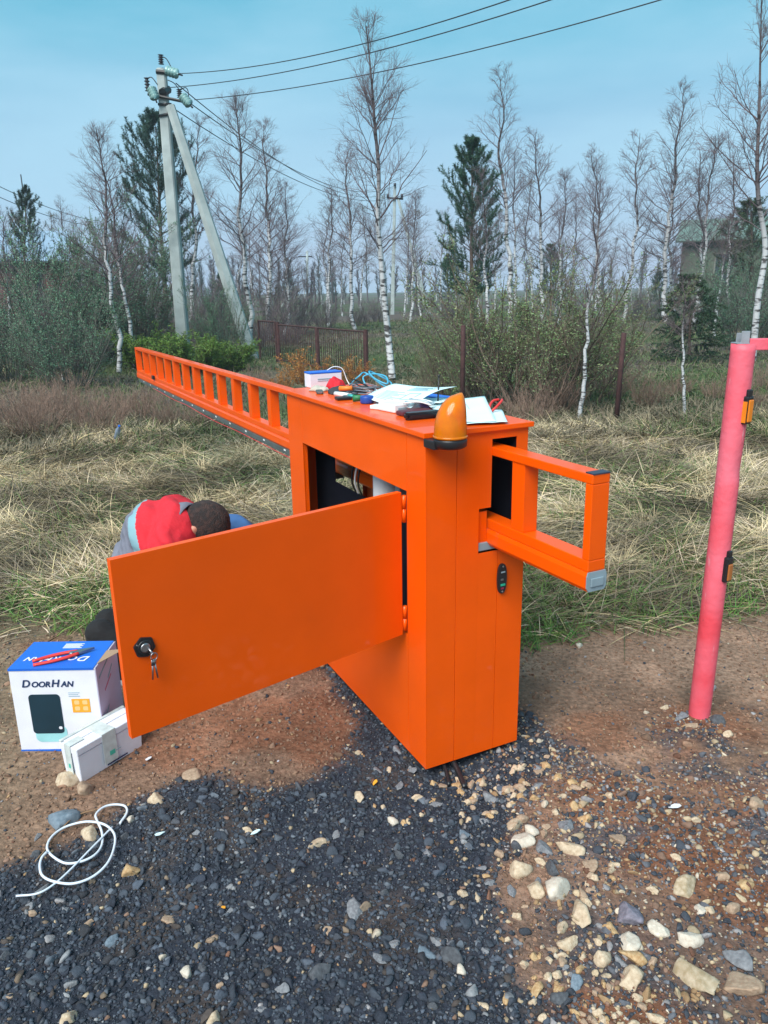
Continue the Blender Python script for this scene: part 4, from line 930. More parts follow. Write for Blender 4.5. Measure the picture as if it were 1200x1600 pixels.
h = B(); h.lathe([(.024,0),(.026,.004),(.026,.024),(.024,.028),(.012,.028),(.012,.001)], mat('blue_tape',(.01,.06,.32),.4), 24); h.build('tape_roll', None, loc=LP(.112,.645,.001), label='roll of dark blue insulating tape beside the big paper sheet', cat='tape')
def pliers(name, o, rot, grip, label, sc=1., cat='pliers'):
    e = link(name, None, None, o, rot, label, cat, scale=sc)
    for s in (-1,1):
        h = B(); h.tube(spline([(.010*s,.02,0),(.020*s,-.02,0),(.022*s,-.07,0),(.016*s,-.125,0)],5), .0075, grip, 8, flat=.7); h.build('grip', e)
        h = B(); h.prism([(0,0),(-.010*s,.0),(-.013*s,.02),(-.008*s,.045),(-.001*s,.075),(0,.075)][::s], -.004, .004, M_steel); h.build('jaw', e)
    h = B(); h.lathe([(.008,-.006),(.009,-.004),(.009,.004),(.008,.006)], M_steel, 14); h.build('pivot', e); return e
pliers('pliers', LP(.13,.83,.012), (0,0,YAW+2.2), M_blk, 'black handled pliers in the tool pile on the lid', .9)
pliers('pliers', LP(.245,1.02,.010), (0,0,YAW+1.2), M_dkgrey, 'grey pliers behind the red rag on the lid', .8)
h = B(); h.box((-.03,-.022,0),(.03,.022,.012), M_blk, .004); h.build('power_bank', None, loc=LP(.075,.785,.001), rot=(0,0,YAW-.1), label='flat black gadget at the lid edge below the marker pen', cat='gadget')
h = B(); r_ = random.Random(3)
P0 = []
for k in range(26): P0.append((.20+.055*math.cos(k*.9)*(1-.012*k)+r_.uniform(-.008,.008), .86+.10*math.sin(k*.9)*(1-.015*k)+r_.uniform(-.01,.01), .006+.0015*k+r_.uniform(0,.004)))
h.tube([LP(*p) for p in spline(P0,4)], .0024, mat('grey_wire',(.16,.18,.22),.5), 5); h.build('wire_bundle', None, label='tangle of grey wires between the tools and the big paper sheet', cat='wires')
h = B(); P0 = [(.30,1.05,.01),(.31,1.10,.045),(.34,1.06,.06),(.36,.98,.055),(.34,.93,.03),(.31,.99,.05),(.33,1.08,.07),(.37,1.06,.05),(.37,.95,.03),(.33,.88,.012)]
h.tube([LP(*p) for p in spline(P0,6)], .0036, M_bcab, 7); P0 = [(.27,1.16,.006),(.29,1.10,.05),(.33,1.12,.06),(.355,1.02,.02),(.345,.9,.01)]; h.tube([LP(*p) for p in spline(P0,6)], .0036, M_bcab, 7)
h.build('cable_coil', None, label='springy coil of blue cable behind the big paper sheet', cat='cable')
def sheet(name, corners, m, label, curl, z0, seed, n=16, lines=True, cat='paper'):
    c = [np.array(q, float) for q in corners]; V = []; tt = np.linspace(0,1,n)
    for a in tt:
        for b in tt:
            p = (c[0]*(1-a)+c[1]*a)*(1-b)+(c[3]*(1-a)+c[2]*a)*b
            z = (p[2] if len(p) > 2 else 0) + z0 + curl(a,b) + .004*float(fbm(np.array([a*3+seed]), np.array([b*3]), seed, 2)[0]); V.append(LP(p[0],p[1],z))
    V = np.array(V); idx = np.arange(n*n).reshape(n,n); Fq = np.stack([idx[:-1,:-1].ravel(), idx[1:,:-1].ravel(), idx[1:,1:].ravel(), idx[:-1,1:].ravel()],1)
    N0 = len(V); V2 = V+np.array([0,0,-.0006]); bd = np.concatenate([idx[0,:-1], idx[:-1,-1], idx[-1,:0:-1], idx[:0:-1,0]]); nb_ = np.roll(bd,-1)
    me = mesh_from(name, np.concatenate([V,V2]), np.concatenate([Fq, Fq[:,::-1]+N0, np.stack([bd,nb_,nb_+N0,bd+N0],1)]), m, True)
    o = link(name, me, None, None, None, label, cat)
    if lines:
        r = random.Random(seed); h = B()
        def pos(a,b):
            ia = a*(n-1); ib = b*(n-1); i=min(int(ia),n-2); j=min(int(ib),n-2); fa=ia-i; fb=ib-j; W = V[:n*n].reshape(n,n,3)
            return (W[i,j]*(1-fa)+W[i+1,j]*fa)*(1-fb)+(W[i,j+1]*(1-fa)+W[i+1,j+1]*fa)*fb+np.array([0,0,.0012])
        for a0,b0,a1,b1 in lines:
            K = 8; h.tube([pos(a0+(a1-a0)*k/K, b0+(b1-b0)*k/K) for k in range(K+1)], .0009, M_inkl, 4, smooth=False)
        h.build('printed_lines', o)
    return o
def lidpt(px, py, z):
    q = gnd(px, py, LZ+z)-C0; return (float(q@Wd), float(q@U), z)
L1_ = [(.12+.05*k,.15,.12+.05*k,.15+.25+.1*((k*7)%3)) for k in range(8)] + [(.60+.06*k,.45,.60+.06*k,.85-.08*(k%2)) for k in range(5)] + [(.2,.6,.45,.62),(.2,.6,.22,.8),(.45,.62,.44,.82),(.22,.8,.44,.82)]
sheet('drawing_sheet', [(.115,.60),(.10,.60),(.60,.95),(.60,.93)], M_paper, '', lambda a,b: 0, 0, 1, lines=False) if False else None
sheet('drawing_sheet', [lidpt(569,623,.014),lidpt(617,601,.060),lidpt(714,607,.064),lidpt(642,640,.012)], M_paper, 'large pale printed drawing sheet draped over the tools on the lid', lambda a,b: .012*math.sin(math.pi*a)*(.4+b)-.006*math.sin(math.pi*b), .004, 2, lines=L1_)
sheet('paper_sheet', [lidpt(664,632,.006),lidpt(757,624,.030),lidpt(776,661,.006),lidpt(700,662,.006)], M_paper, 'white sheets of paper fanned out to the right of the amber beacon', lambda a,b: .006*a*(1-b), .004, 5, lines=[(.5,.3,.5,.45),(.54,.3,.54,.42),(.62,.3,.62,.5)])
sheet('paper_sheet', [lidpt(722,646,.002),lidpt(784,642,.004),lidpt(793,662,.003),lidpt(724,665,.002)], M_paper, 'lower white sheet sticking out under the fanned paper', lambda a,b: .002, .002, 6, lines=False)
sheet('paper_sheet', [(.22,.47),(.30,.56),(.36,.42),(.25,.34)], M_paper, 'small white sheet tucked between the drawing and the beacon', lambda a,b: .012+.01*b, .004, 7, lines=False)
# modules
h = B(); h.box((-.035,-.05,0),(.035,.05,.028), M_white, .004); h.box((-.02,-.0515,.008),(.02,-.0495,.016), M_inkl); h.build('junction_box', None, loc=LP(.115,.425,.001), rot=(0,0,YAW+.15), label='small white electrical box on the lid beside the wallet', cat='electrical box')
h = B(); h.box((-.02,-.02,0),(.02,.02,.014), M_white, .003); h.build('connector', None, loc=LP(.085,.50,.001), rot=(0,0,YAW+.5), label='little white connector left of the white electrical box', cat='connector')
h = B()
for k in range(5): h.tube([LP(*p) for p in spline([(.12+.012*k,.37+.006*k,.034+.003*k),(.16+.01*k,.33,.040),(.20+.008*k,.31+.01*k,.028)],5)], .006, M_grey if k%2 else M_white, 6, flat=.5)
h.build('cable_strap', None, label='folded grey and white flat straps behind the wallet', cat='strap')
h = B(); h.box((-.06,-.022,0),(.06,.022,.016), mat('maroon_leather',(.10,.02,.03),.5,var=.2), .006); h.build('notebook', None, loc=LP(.135,.32,.001), rot=(0,0,YAW+.1), label='maroon case between the white electrical box and the black wallet', cat='case')
h = B(); h.prism([(-.065,-.018),(.065,-.022),(.07,.0),(.06,.02),(-.05,.022),(-.068,.008)], 0, .024, mat('black_leather',(.008,.008,.012),.3,var=.3), None, .007); h.build('glasses_case', None, loc=LP(.115,.225,.001), rot=(0,0,YAW+.02), label='glossy black case at the lid edge left of the beacon', cat='case')
h = B(); h.box((-.03,-.06,0),(.03,.06,.022), M_blue, .003); h.build('blue_box', None, loc=LP(.355,.55,.001), rot=(0,0,YAW+.2), label='dark blue packet under the right end of the drawing sheet', cat='packet')
for k,(w_,u_,dx,dy,dz,m,rz,lb) in enumerate([(.215,.935,.020,.030,.020,M_blk,.4,'black plug lying behind the dark glove'),(.255,.90,.012,.024,.014,M_white,1.1,'white terminal block among the grey wires'),
  (.165,.775,.012,.035,.012,mat('orange_plastic',(.75,.17,.01),.4),.9,'orange and flat plastic tool beside the black pliers'),(.07,1.02,.014,.030,.012,M_dkgrey,-.3,'grey tester at the lid edge beside the beige glove'),(.225,.745,.018,.018,.012,M_dkgrey,.2,'small dark connector block near the screwdriver tip'),(.30,.80,.03,.05,.006,M_card,.7,'small folded leaflet behind the wire tangle')]):
    h = B(); h.box((-dx,-dy,0),(dx,dy,dz), m, min(dz*.3,.004)); h.box((-dx*.6,-dy*1.25,dz*.25),(dx*.6,-dy*1.001,dz*.75), M_steel); h.build('small_part', None, loc=LP(w_,u_,.001), rot=(0,0,YAW+rz), label=lb, cat='small part')
h = B(); P0 = [(.16,.90,.05),(.20,.95,.055),(.245,.93,.03),(.25,.86,.02),(.21,.82,.03),(.17,.86,.045),(.20,.91,.05),(.26,.88,.012)]
h.tube([LP(*p) for p in spline(P0,6)], .0028, M_blk, 6); h.build('black_cable', None, label='loop of thin black cable on top of the tool pile', cat='cable')
# antenna
h = B(); h.tube([(0,0,0),(0,0,.012)], .009, M_blk, 12); an = h.build('antenna', None, loc=LP(.275,.395,.012), rot=(rad(-3),rad(2),0), label='thin black rod antenna standing among the papers on the lid', cat='antenna')
h = B(); h.tube([(0,0,.012),(0,0,.10)], .0028, M_blk, 8); h.tube([(0,0,.10),(0,0,.106)], .005, M_blk, 10); h.build('rod', an)
# red pliers at the end of the lid
e = link('pliers', None, None, LP(.345,.165,.006), (rad(0),rad(0),YAW-1.0), 'red handled pliers standing open at the right end of the lid', 'pliers')
for s in (-1,1):
    h = B(); h.tube(spline([(0,0,.004),(.012*s,.02,.02),(.015*s,.055,.034),(.006*s,.085,.036)],5), .0045, M_redp, 8); h.build('grip', e)
h = B(); h.tube([(0,0,.004),(-.012,-.03,.0)], [.006,.003], M_steel, 8); h.build('jaw', e)

# ------------------------------------------------------------------ cardboard boxes left
BX, BY = -1.333, 2.434
bw_, bd_, bh_ = .305, .215, .330
box1 = empty('cardboard_box', (BX,BY,gz(-1.18,2.5)+.001), 'white cardboard box with a blue top and a dark device printed on the front', 'box')
h = B(); h.box((0,0,.008),(bw_,bd_,bh_), M_card, .0015); h.build('carton', box1)
h = B(); h.box((-.0008,-.0008,0),(bw_+.0008,bd_+.0008,.0079), M_blue); h.build('blue_base', box1)
h = B(); h.box((-.001,-.0015,bh_+.0005),(bw_-.004,bd_,bh_+.0035), M_blue); h.box((-.001,-.0022,bh_-.004),(bw_-.004,-.0007,bh_+.0035), M_blue); h.build('top_flap', box1)
Ms = Matrix.Translation((bw_+.001, 0, 0))
h = B(); h.box((bw_+.0005,.001,.009),(bw_+.0025,bd_-.001,bh_+.002), M_cardside)
h.build('side_flap', box1)
h = B(); h.prism([(0,0),(.0,.10),(.045,.14),(.05,.14),(.003,0)], 0, .002, M_kraft, Matrix.Translation((bw_-.002,.03,bh_+.004)) @ Matrix.Rotation(rad(20),4,'Y')); h.build('torn_flap', box1)
# print on front (device picture)
Mf = Matrix.Translation((0,-.0004,0)) @ Matrix.Rotation(rad(90),4,'X')
def rrect(x0,y0,x1,y1,r,n=5,shear=0):
    o = []
    for cx_,cy_,a0 in [(x1-r,y0+r,-90),(x1-r,y1-r,0),(x0+r,y1-r,90),(x0+r,y0+r,180)]:
        for k in range(n+1):
            a = rad(a0+90*k/n); o.append((cx_+r*math.cos(a)+shear*(cy_+r*math.sin(a)), cy_+r*math.sin(a)))
    return o
h = B(); h.prism(rrect(.062,.040,.176,.105,.02), 0, .0009, M_teal, Mf); h.build('printed_shadow', box1)
h = B(); h.prism(rrect(.056,.075,.168,.232,.014), 0, .0016, M_dkteal, Mf); h.prism(rrect(.150,.092,.162,.103,.004), 0, .0021, M_card, Mf); pic = h.build('printed_device', box1)
h = B(); h.prism([(.208,.158),(.272,.158),(.272,.212),(.208,.212)], 0, .001, M_ylw, Mf); yl = h.build('amber_panel', box1)
M_pale = mat('pale_print',(.80,.52,.22),.5)
for a in (.217,.246):
    for b in (.166,.190):
        h = B(); h.prism(rrect(a,b,a+.018,b+.016,.004), 0, .0015, M_pale, Mf); h.build('printed_icon', yl)
def words(x, z, parts, m, parent, Mx, shear=.25, name='lettering'):
    cur = x; e = None
    for s, size, bold in parts:
        me = textmesh(s, size, m, shear, .0003, bold)
        me.transform(Mx @ Matrix.Translation((cur, z, .0013)))
        xs = [v.co for v in me.vertices]; o = link(name, me, parent); 
        wdt = max((Mx.inverted() @ v.co).x for v in me.vertices)-cur; cur += wdt+.0015
    return cur
words(.038,.262,[('D',.040,.0008),('OOR',.030,.0008),('H',.040,.0008),('AN',.030,.0008)], M_ink, box1, Mf)
words(.200,.224,[('DKX 1000',.008,.0)], M_inkl, box1, Mf, 0) if False else None
h = B()
for k in range(3): h.prism([(.200,.222+.007*k),(.240-.006*(k%2),.222+.007*k),(.240-.006*(k%2),.2235+.007*k),(.200,.2235+.007*k)], 0, .001, M_inkl, Mf)
h.build('small_print', box1)
# inverted lettering on top
Mtp = Matrix.Translation((0,0,bh_+.0036)) @ Matrix.Rotation(rad(180),4,'Z')
words(-.262,-.085,[('D',.050,.001),('OOR',.038,.001),('H',.050,.001),('AN',.038,.001)], M_card, box1, Mtp)
h = B()
for k in range(5): h.box((.130,.158+.008*k,bh_+.0036),(.200-.008*(k%2),.162+.008*k,bh_+.0044), M_card)
h.build('small_print', box1)
# marks on the side
for (a,b,l,c_) in [(.02,.29,.10,M_inkl),(.06,.22,.07,mat('pinkish_print',(.5,.12,.2),.6)),(.10,.25,.05,M_inkl),(.03,.12,.05,M_inkl)]:
    h = B(); h.prism([(a,b-.012),(a+l,b+.018),(a+l,b+.024),(a,b-.004)], 0, .001, c_, Matrix.Translation((bw_+.0026,0,0)) @ Matrix.Rotation(rad(90),4,'Z') @ Matrix.Rotation(rad(90),4,'X')); h.build('side_print', box1)
pl = pliers('pliers', (BX+.190,BY+.095,gz(-1.18,2.5)+.0445-.03+bh_), (rad(2),0,rad(-62)), M_redp, 'red handled pliers lying on the blue top of the cardboard box', 1.05)
pl.location.z = gz(-1.18,2.5)+bh_+.0135
# small white box
bxz = gz(-1.0,2.37)
sb = empty('cardboard_box', (-1.043,2.243,bxz+.001), 'small oblong white box wrapped in clear tape in front of the blue topped box', 'box', math.atan2(.215,.140))
sL, sW, sH = .262, .088, .142
def frust(h, z0, z1, e0, e1, m):
    t_ = bmesh.new(); v = [t_.verts.new(p) for p in [(-e0,-e0,z0),(sL+e0,-e0,z0),(sL+e0,sW+e0,z0),(-e0,sW+e0,z0),(-e1,-e1,z1),(sL+e1,-e1,z1),(sL+e1,sW+e1,z1),(-e1,sW+e1,z1)]]
    for f in [(3,2,1,0),(4,5,6,7),(0,1,5,4),(1,2,6,5),(2,3,7,6),(3,0,4,7)]: t_.faces.new([v[i] for i in f])
    bmesh.ops.bevel(t_, geom=t_.edges[:], offset=.0015, segments=2, affect='EDGES'); h._merge(t_, m)
h = B(); frust(h, 0, .108, -.003, .002, M_card); h.build('tray', sb)
h = B(); frust(h, .1095, .134, .004, .0045, M_card); h.box((.006,.045,.1345),(sL-.006,.086,.1375), M_card); sl_ = h.build('box_lid', sb)
M_tape = mat('clear_tape',(.50,.56,.56),.25,var=.15,vscale=40)
h = B(); h.box((.095,-.0062,.02),(.150,-.0050,.136), M_tape); h.box((.095,-.006,.136),(.150,sW+.005,.1388), M_tape); h.build('tape_band', sb)
h = B(); h.box((-.0062,.030,.005),(-.005,.062,.136), M_tape); h.box((-.006,.03,.136),(.05,.062,.1385), M_tape); h.box((-.004,.080,.135),(sL,.0925,.142), M_tape, .002); h.build('tape_band', sb)
h = B(); h.box((.118,-.0066,.045),(.140,-.0052,.062), mat('green_print',(.05,.42,.32),.5)); h.box((.144,-.0066,.052),(.165,-.0052,.055), M_inkl); h.box((.105,-.0052,.012),(.19,-.0025,.016), M_ink); h.box((-.0068,.04,.05),(-.0061,.05,.066), mat('green_print2',(.05,.42,.32),.5)); h.build('printed_label', sb)
# pale container behind the door edge
h = B(); t_ = (-.985,2.66); gzz = gz(*t_)
h.box((0,0,0),(.16,.13,.215), M_white, .004); h.box((-.004,-.004,.215),(.164,.134,.245), M_card, .004); h.box((.01,-.0015,.02),(.15,-.0005,.20), M_strip)
h.build('white_carton', None, loc=(t_[0],t_[1],gzz), rot=(0,0,.1), label='pale box mostly hidden between the cardboard box and the open door', cat='box')

# ------------------------------------------------------------------ coiled white cable
h = B(); cz = lambda p, k: (p[0], p[1], gz(p[0],p[1])+.010+k)
raw = [(27,1410),(60,1407),(85,1393),(110,1370),(145,1333),(177,1300)]
coil = [(188,1292),(199,1276),(196,1266),(180,1263),(163,1268),(151,1280),(153,1290),(160,1306),(160,1325),(150,1342),(130,1353),(105,1357),(85,1347),(75,1334),(80,1318),(95,1304),(115,1296),(140,1293),(165,1297),(180,1312),(179,1335),(168,1360),(145,1380),(115,1391),(85,1388),(68,1378),(64,1364),(67,1352),(75,1342)]
pa = [cz(gnd(*q), .012) for q in raw]; pb = [cz(gnd(*q), .004+.0004*i) for i,q in enumerate(coil)]
h.tube(spline(pa,6), .0030, M_cable, 8); h.tube(spline(pb,6), .0037, M_cable, 8)
h.build('coiled_cable', None, label='loose loops of white cable lying on the gravel at the left', cat='cable')
h = B(); h.tube(spline([cz(gnd(*q), .003) for q in [(56,1352),(70,1335),(88,1310),(112,1285),(130,1276),(152,1271)]],5), .0022, mat('tan_stem',(.25,.15,.08),.8), 6); h.build('dry_stem', None, label='thin tan stalk lying across the coiled white cable', cat='stalk')
# cables below the cabinet
for i,(q, lb) in enumerate([([(690,1190),(697,1205),(702,1222)],'black cable end poking out under the cabinet corner'),([(704,1188),(716,1205),(727,1226)],'thicker black cable end under the cabinet beside the first')]):
    h = B(); pts = [gnd(*a) for a in q]; pts = [(p[0],p[1],gz(p[0],p[1])+[.035,.022,.008][k]) for k,p in enumerate(pts)]; h.tube(spline(pts,5), .007+.003*i, M_blk, 10); h.build('cable_end', None, label=lb, cat='cable')
# litter
for i,(px,py,d,m,lb) in enumerate([(400,1306,16,M_paper,'pale blue scrap of paper on the dark gravel'),(350,1425,9,M_ylw,'tiny yellow leaf on the dark gravel'),(586,1226,14,M_ylw,'small yellow leaf near the cabinet foot'),
 (233,1189,16,M_card,'white paper scrap on the dirt below the small white box'),(435,1192,7,M_card,'tiny white scrap on the dirt left of the cabinet'),(250,1308,16,M_paper,'thin pale strip on the gravel right of the coiled cable'),(1055,1263,22,M_card,'white shred on the dark patch at the right')]):
    p = gnd(px,py); s = d/F*2.5/2; h = B(); r = random.Random(i); h.prism([(s*math.cos(a)*r.uniform(.6,1.1), s*.6*math.sin(a)*r.uniform(.6,1.1)) for a in [k*.9 for k in range(7)]], 0, .0018, m)
    h.build('litter_scrap', None, loc=(p[0],p[1],gz(p[0],p[1])+.011), rot=(.2,.15,r.uniform(0,6)), label=lb, cat='litter')

# ------------------------------------------------------------------ pink post
px_, py_ = 1.2072, 2.617
post = empty('barrier_post', (px_,py_,gz(px_,py_)-.03), 'faded red round steel catch post with a sideways bar at its top', 'post', rot=(0,rad(.4),0))
h = B(); n = 28; rings = []; bm = h.bm
for k in range(60):
    z = 1.435*k/59; R_ = .0395; row = []
    for j in range(n):
        a = 2*math.pi*j/n; r = R_
        dz = (z-.985)/.012 if z < .985 else (z-.985)/.10
        r -= .006*math.exp(-dz*dz)*max(0, math.cos(a+rad(60)))**2
        row.append(bm.verts.new((r*math.cos(a), r*math.sin(a), z)))
    rings.append(row)
for k in range(59):
    for j in range(n):
        f = bm.faces.new([rings[k][j], rings[k][(j+1)%n], rings[k+1][(j+1)%n], rings[k+1][j]]); f.smooth = True
bm.faces.new(rings[-1]); h.mi(M_pink); h.build('tube', post)
h = B(); h.box((.012,-.02,1.415),(1.6,.02,1.452), M_pink, .003); h.build('top_bar', post)
h = B(); h.box((-.034,-.024,1.4355),(.010,.024,1.440), M_galv, .001); h.box((-.020,-.022,1.440),(.008,-.018,1.478), M_galv, .001); h.box((-.020,.014,1.440),(.008,.018,1.470), M_galv, .001); h.build('bracket', post)
M_amb2 = mat('amber_reflector',(.75,.22,.015),.3,var=.2)
for z, lens, cs in [(1.225, M_amb2, M_blk),(.650, mat('dim_amber',(.35,.12,.03),.35,var=.2), M_blk)]:
    aa = rad(-58); Mz = Matrix.Rotation(aa,4,'Z') @ Matrix.Translation((.034,0,0))
    h = B(); h.box((-.004,-.017,z-.056),(.018,.017,z+.040), cs, .006, Mz); h.box((-.002,-.010,z+.038),(.016,.010,z+.062), cs, .004, Mz); sn = h.build('sensor', post)
    h = B(); h.box((.0165,-.012,z-.048),(.023,.012,z+.014 if z < 1 else z+.028), lens, .004, Mz)
    if z > 1: h.box((.0,-.0175,z-.050),(.017,-.0165,z+.022), lens, M=Mz)
    h.build('lens', sn)
# weathered streaks on the post: thin paint skins
# ------------------------------------------------------------------ rusty posts and gate
def rpost(px, py, ty, label, r=.030, Y=None):
    p = gnd(px, py); H = at(px+ (4 if px>900 else 0), ty, p[1])[2]; h = B(); h.tube([(0,0,-.1),(.0,0,H-.004),(0,0,H)], [r,r,r*.9], M_rust, 12); h.build('fence_post', None, loc=(p[0],p[1],0), rot=(0,rad(1.0 if px>900 else 0),0), label=label, cat='post')
rpost(722, 662, 508, 'rusty steel post rising behind the amber beacon'); rpost(962, 668, 520, 'rusty steel post standing in the grass right of the beam')
A_ = gnd(573,592); Bq = gnd(437,566); Cq = gnd(407,560)
gate = empty('metal_gate', (A_[0],A_[1],gz(A_[0],A_[1])), 'rusty brown barred gate section standing in the meadow', 'gate')
def rel(p, z=0): return (p[0]-A_[0], p[1]-A_[1], z)
Hg = at(573,512,A_[1])[2]; 
for q,hh in [(A_,Hg+.02),(Bq,at(437,502,Bq[1])[2]+.04),((A_+Bq)/2,at(513,508,(A_[1]+Bq[1])/2)[2])]:
    h = B(); h.tube([rel(q,-.1), rel(q,hh)], .04, M_rust, 8, smooth=False); h.build('gate_post', gate)
h = B()
for zz in (.93,.12): h.tube([rel(A_,zz*Hg/.95), rel(Bq,zz*Hg/.95)], .018, M_rust, 6, smooth=False)
h.build('frame_rail', gate)
h = B()
for k in range(1,44):
    q = A_+(Bq-A_)*k/44; h.tube([rel(q,.12), rel(q,.93*Hg/.95)], .0075, M_rust, 5)
h.build('gate_bars', gate)
g2 = empty('metal_gate', (Bq[0],Bq[1],gz(Bq[0],Bq[1])), 'narrow rusty gate leaf left of the wider barred section', 'gate')
def rel2(p, z=0): return (p[0]-Bq[0], p[1]-Bq[1], z)
h = B(); q0 = Bq+(Cq-Bq)*.12; h.tube([rel2(Cq,0), rel2(Cq,Hg), rel2(q0,Hg), rel2(q0,0)], .026, M_rust, 6, smooth=False); h.build('gate_frame', g2)
h = B()
for k in range(1,8): q = q0+(Cq-q0)*k/8; h.tube([rel2(q,.1), rel2(q,Hg)], .008, M_rust, 5)
h.build('gate_bars', g2)

# ------------------------------------------------------------------ power poles
def pole(bx, tx, ty, Y, wpx, label, sbx, stx, sty, dtl=True):
    b = gx(bx, Y); tp = at(tx, ty, Y); b[2] = gz(b[0], Y)-.2; wd_ = wpx/F*Y*1.03
    e = empty('power_pole', b, label, 'power pole'); d = tp-b
    h = B(); t_ = bmesh.new()
    def sq(c, w1): return [t_.verts.new((c[0]+sx*w1/2, c[1]+sy*w1/2, c[2])) for sx,sy in ((-1,-1),(1,-1),(1,1),(-1,1))]
    a1, a2 = sq((0,0,0), wd_*1.15), sq(d, wd_*.78); t_.faces.new(a1[::-1]); t_.faces.new(a2)
    for j in range(4): t_.faces.new([a1[j],a1[(j+1)%4],a2[(j+1)%4],a2[j]])
    bmesh.ops.bevel(t_, geom=t_.edges[:], offset=wd_*.12, segments=1, affect='EDGES'); h._merge(t_, M_conc); h.build('pole_shaft', e)
    h = B(); s0 = gx(sbx, Y-.2); s1 = at(stx, sty, Y-.15); h.tube([s0-b-np.array([0,0,.2]), s1-b], [wd_*.66,wd_*.42], M_conc, 6, smooth=False); h.build('strut', e)
    return e, b, tp
Yp = 20.
e, pb_, ptp = pole(288, 252, 107, Yp, 15.5, 'concrete power pole with a slanting strut and glass insulators', 397, 266, 165)
def pr(px, py, dy=0): return at(px, py, Yp+dy)-pb_
h = B()
h.tube([pr(231,147,-.15), pr(283,158,-.15)], .035, M_blk, 6, smooth=False); h.tube([pr(244,112,-.1), pr(262,114,-.1)], .05, M_blk, 6, smooth=False); h.tube([pr(254,145,-.16), pr(262,140,.1)], .10, M_blk, 8, smooth=False)
h.tube([pr(247,163,-.13), pr(268,163,-.13)], .03, M_blk, 6); h.tube([pr(248,181,-.13), pr(272,176,-.13)], .03, M_blk, 6); h.tube([pr(262,168,-.13), pr(268,166,-.13)], .08, M_blk, 6); h.build('crossarm', e)
for (x0,y0,x1,y1) in [(252,100,251,86),(231,142,229,122),(281,152,280,140)]:
    h = B(); P_ = np.linspace(0,1,13); a, b_ = pr(x0,y0,-.1), pr(x1,y1,-.1); h.tube([a+(b_-a)*t for t in P_], [.035 if k%3 else .07 for k in range(13)], M_dins, 10); h.build('insulator', e)
for (x0,y0,x1,y1) in [(262,111,279,116),(237,140,243,155),(286,152,297,164)]:
    h = B(); a, b_ = pr(x0,y0,-.2), pr(x1,y1,-.3); P_ = np.linspace(0,1,16); h.tube([a+(b_-a)*t for t in P_], [.03 if k%4 else .115 for k in range(16)], M_gins, 12); h.tube([b_, b_+(b_-a)*.35], .02, M_blk, 6); h.build('glass_insulator', e)
for q in [[(251,88),(260,92),(268,106),(272,113)],[(229,123),(237,121),(246,132)],[(281,140),(290,137),(294,143),(295,155)],[(262,125),(272,130),(280,140)]]:
    h = B(); h.tube(spline([pr(a,b_,-.1) for a,b_ in q],5), .011, M_wire, 5); h.build('jumper_wire', e)
# wires to the right, coming nearer
def wire(P0, P1, sag, r, label, group=None):
    P0, P1 = np.array(P0), np.array(P1); h = B(); pts = [P0+(P1-P0)*t - np.array([0,0,sag*4*t*(1-t)]) for t in np.linspace(0,1,30)]; h.tube(pts, r, M_wire, 5); h.build('power_line', None, label=label, cat='wire', group=group)
def ext(P0, P1, k): return P0+(P1-P0)*k
for (x0,y0,x1,y1,lb) in [(279,115,787,3,'topmost power line running from the pole to the upper right'),(262,137,848,4,'middle power line running from the pole to the upper right'),(304,156,1015,5,'lowest power line running from the pole to the upper right')]:
    a = at(x0,y0,Yp-.3); b_ = at(x1,y1,12.); sg = .42; bb = ext(a, b_+np.array([0,0,.889*sg]), 1.5); wire(a, bb, sg, .009, lb)
Y2 = 52.
e2, b2, t2 = pole(613, 617, 290, Y2, 5.0, 'distant concrete pole with a strut right of the curved birch', 671, 622, 310)
h = B(); q = lambda x,y: at(x,y,Y2-.2)-b2; h.tube([q(604,309), q(630,311)], .06, M_blk, 5); 
for x in (606,617,628): h.tube([q(x,309 if x!=617 else 291), q(x,303 if x!=617 else 286)], .09, M_dins, 6)
h.build('crossarm', e2)
for (x0,y0,x1,y1,lb) in [(275,130,604,303,'first thin line sagging from the pole to the distant pole'),(298,162,617,290,'second thin line sagging from the pole to the distant pole'),(272,170,628,305,'third thin line sagging from the pole to the distant pole')]:
    wire(at(x0,y0,Yp-.1), at(x1,y1,Y2-.2), 1.0, .012, lb)
Y3 = 105.; b3 = gx(480, Y3); h = B(); t3 = at(480,392,Y3); h.tube([(0,0,0), t3-b3], .16, M_conc, 6); e3 = h.build('power_pole', None, loc=b3, label='tiny far power pole in the gap between the trees', cat='power pole')
h = B(); h.tube([(-.9,0,t3[2]-.7),(.9,0,t3[2]-.7)], .09, M_blk, 5); h.build('crossarm', e3)
for x0,y0,x1,y1,lb in [(-40,272,150,345,'upper thin line sloping down at the left edge'),(-40,290,140,352,'lower thin line sloping down at the left edge')]:
    wire(at(x0,y0,40), at(x1,y1,62), .3, .02, lb)
h = B(); m0 = gx(61, 70.); t0 = at(61,272,70.); h.tube([(0,0,0), (0,0,t0[2])], [.09,.05], M_blk, 5); h.build('radio_mast', None, loc=m0, label='thin dark mast above the trees at the left', cat='mast')

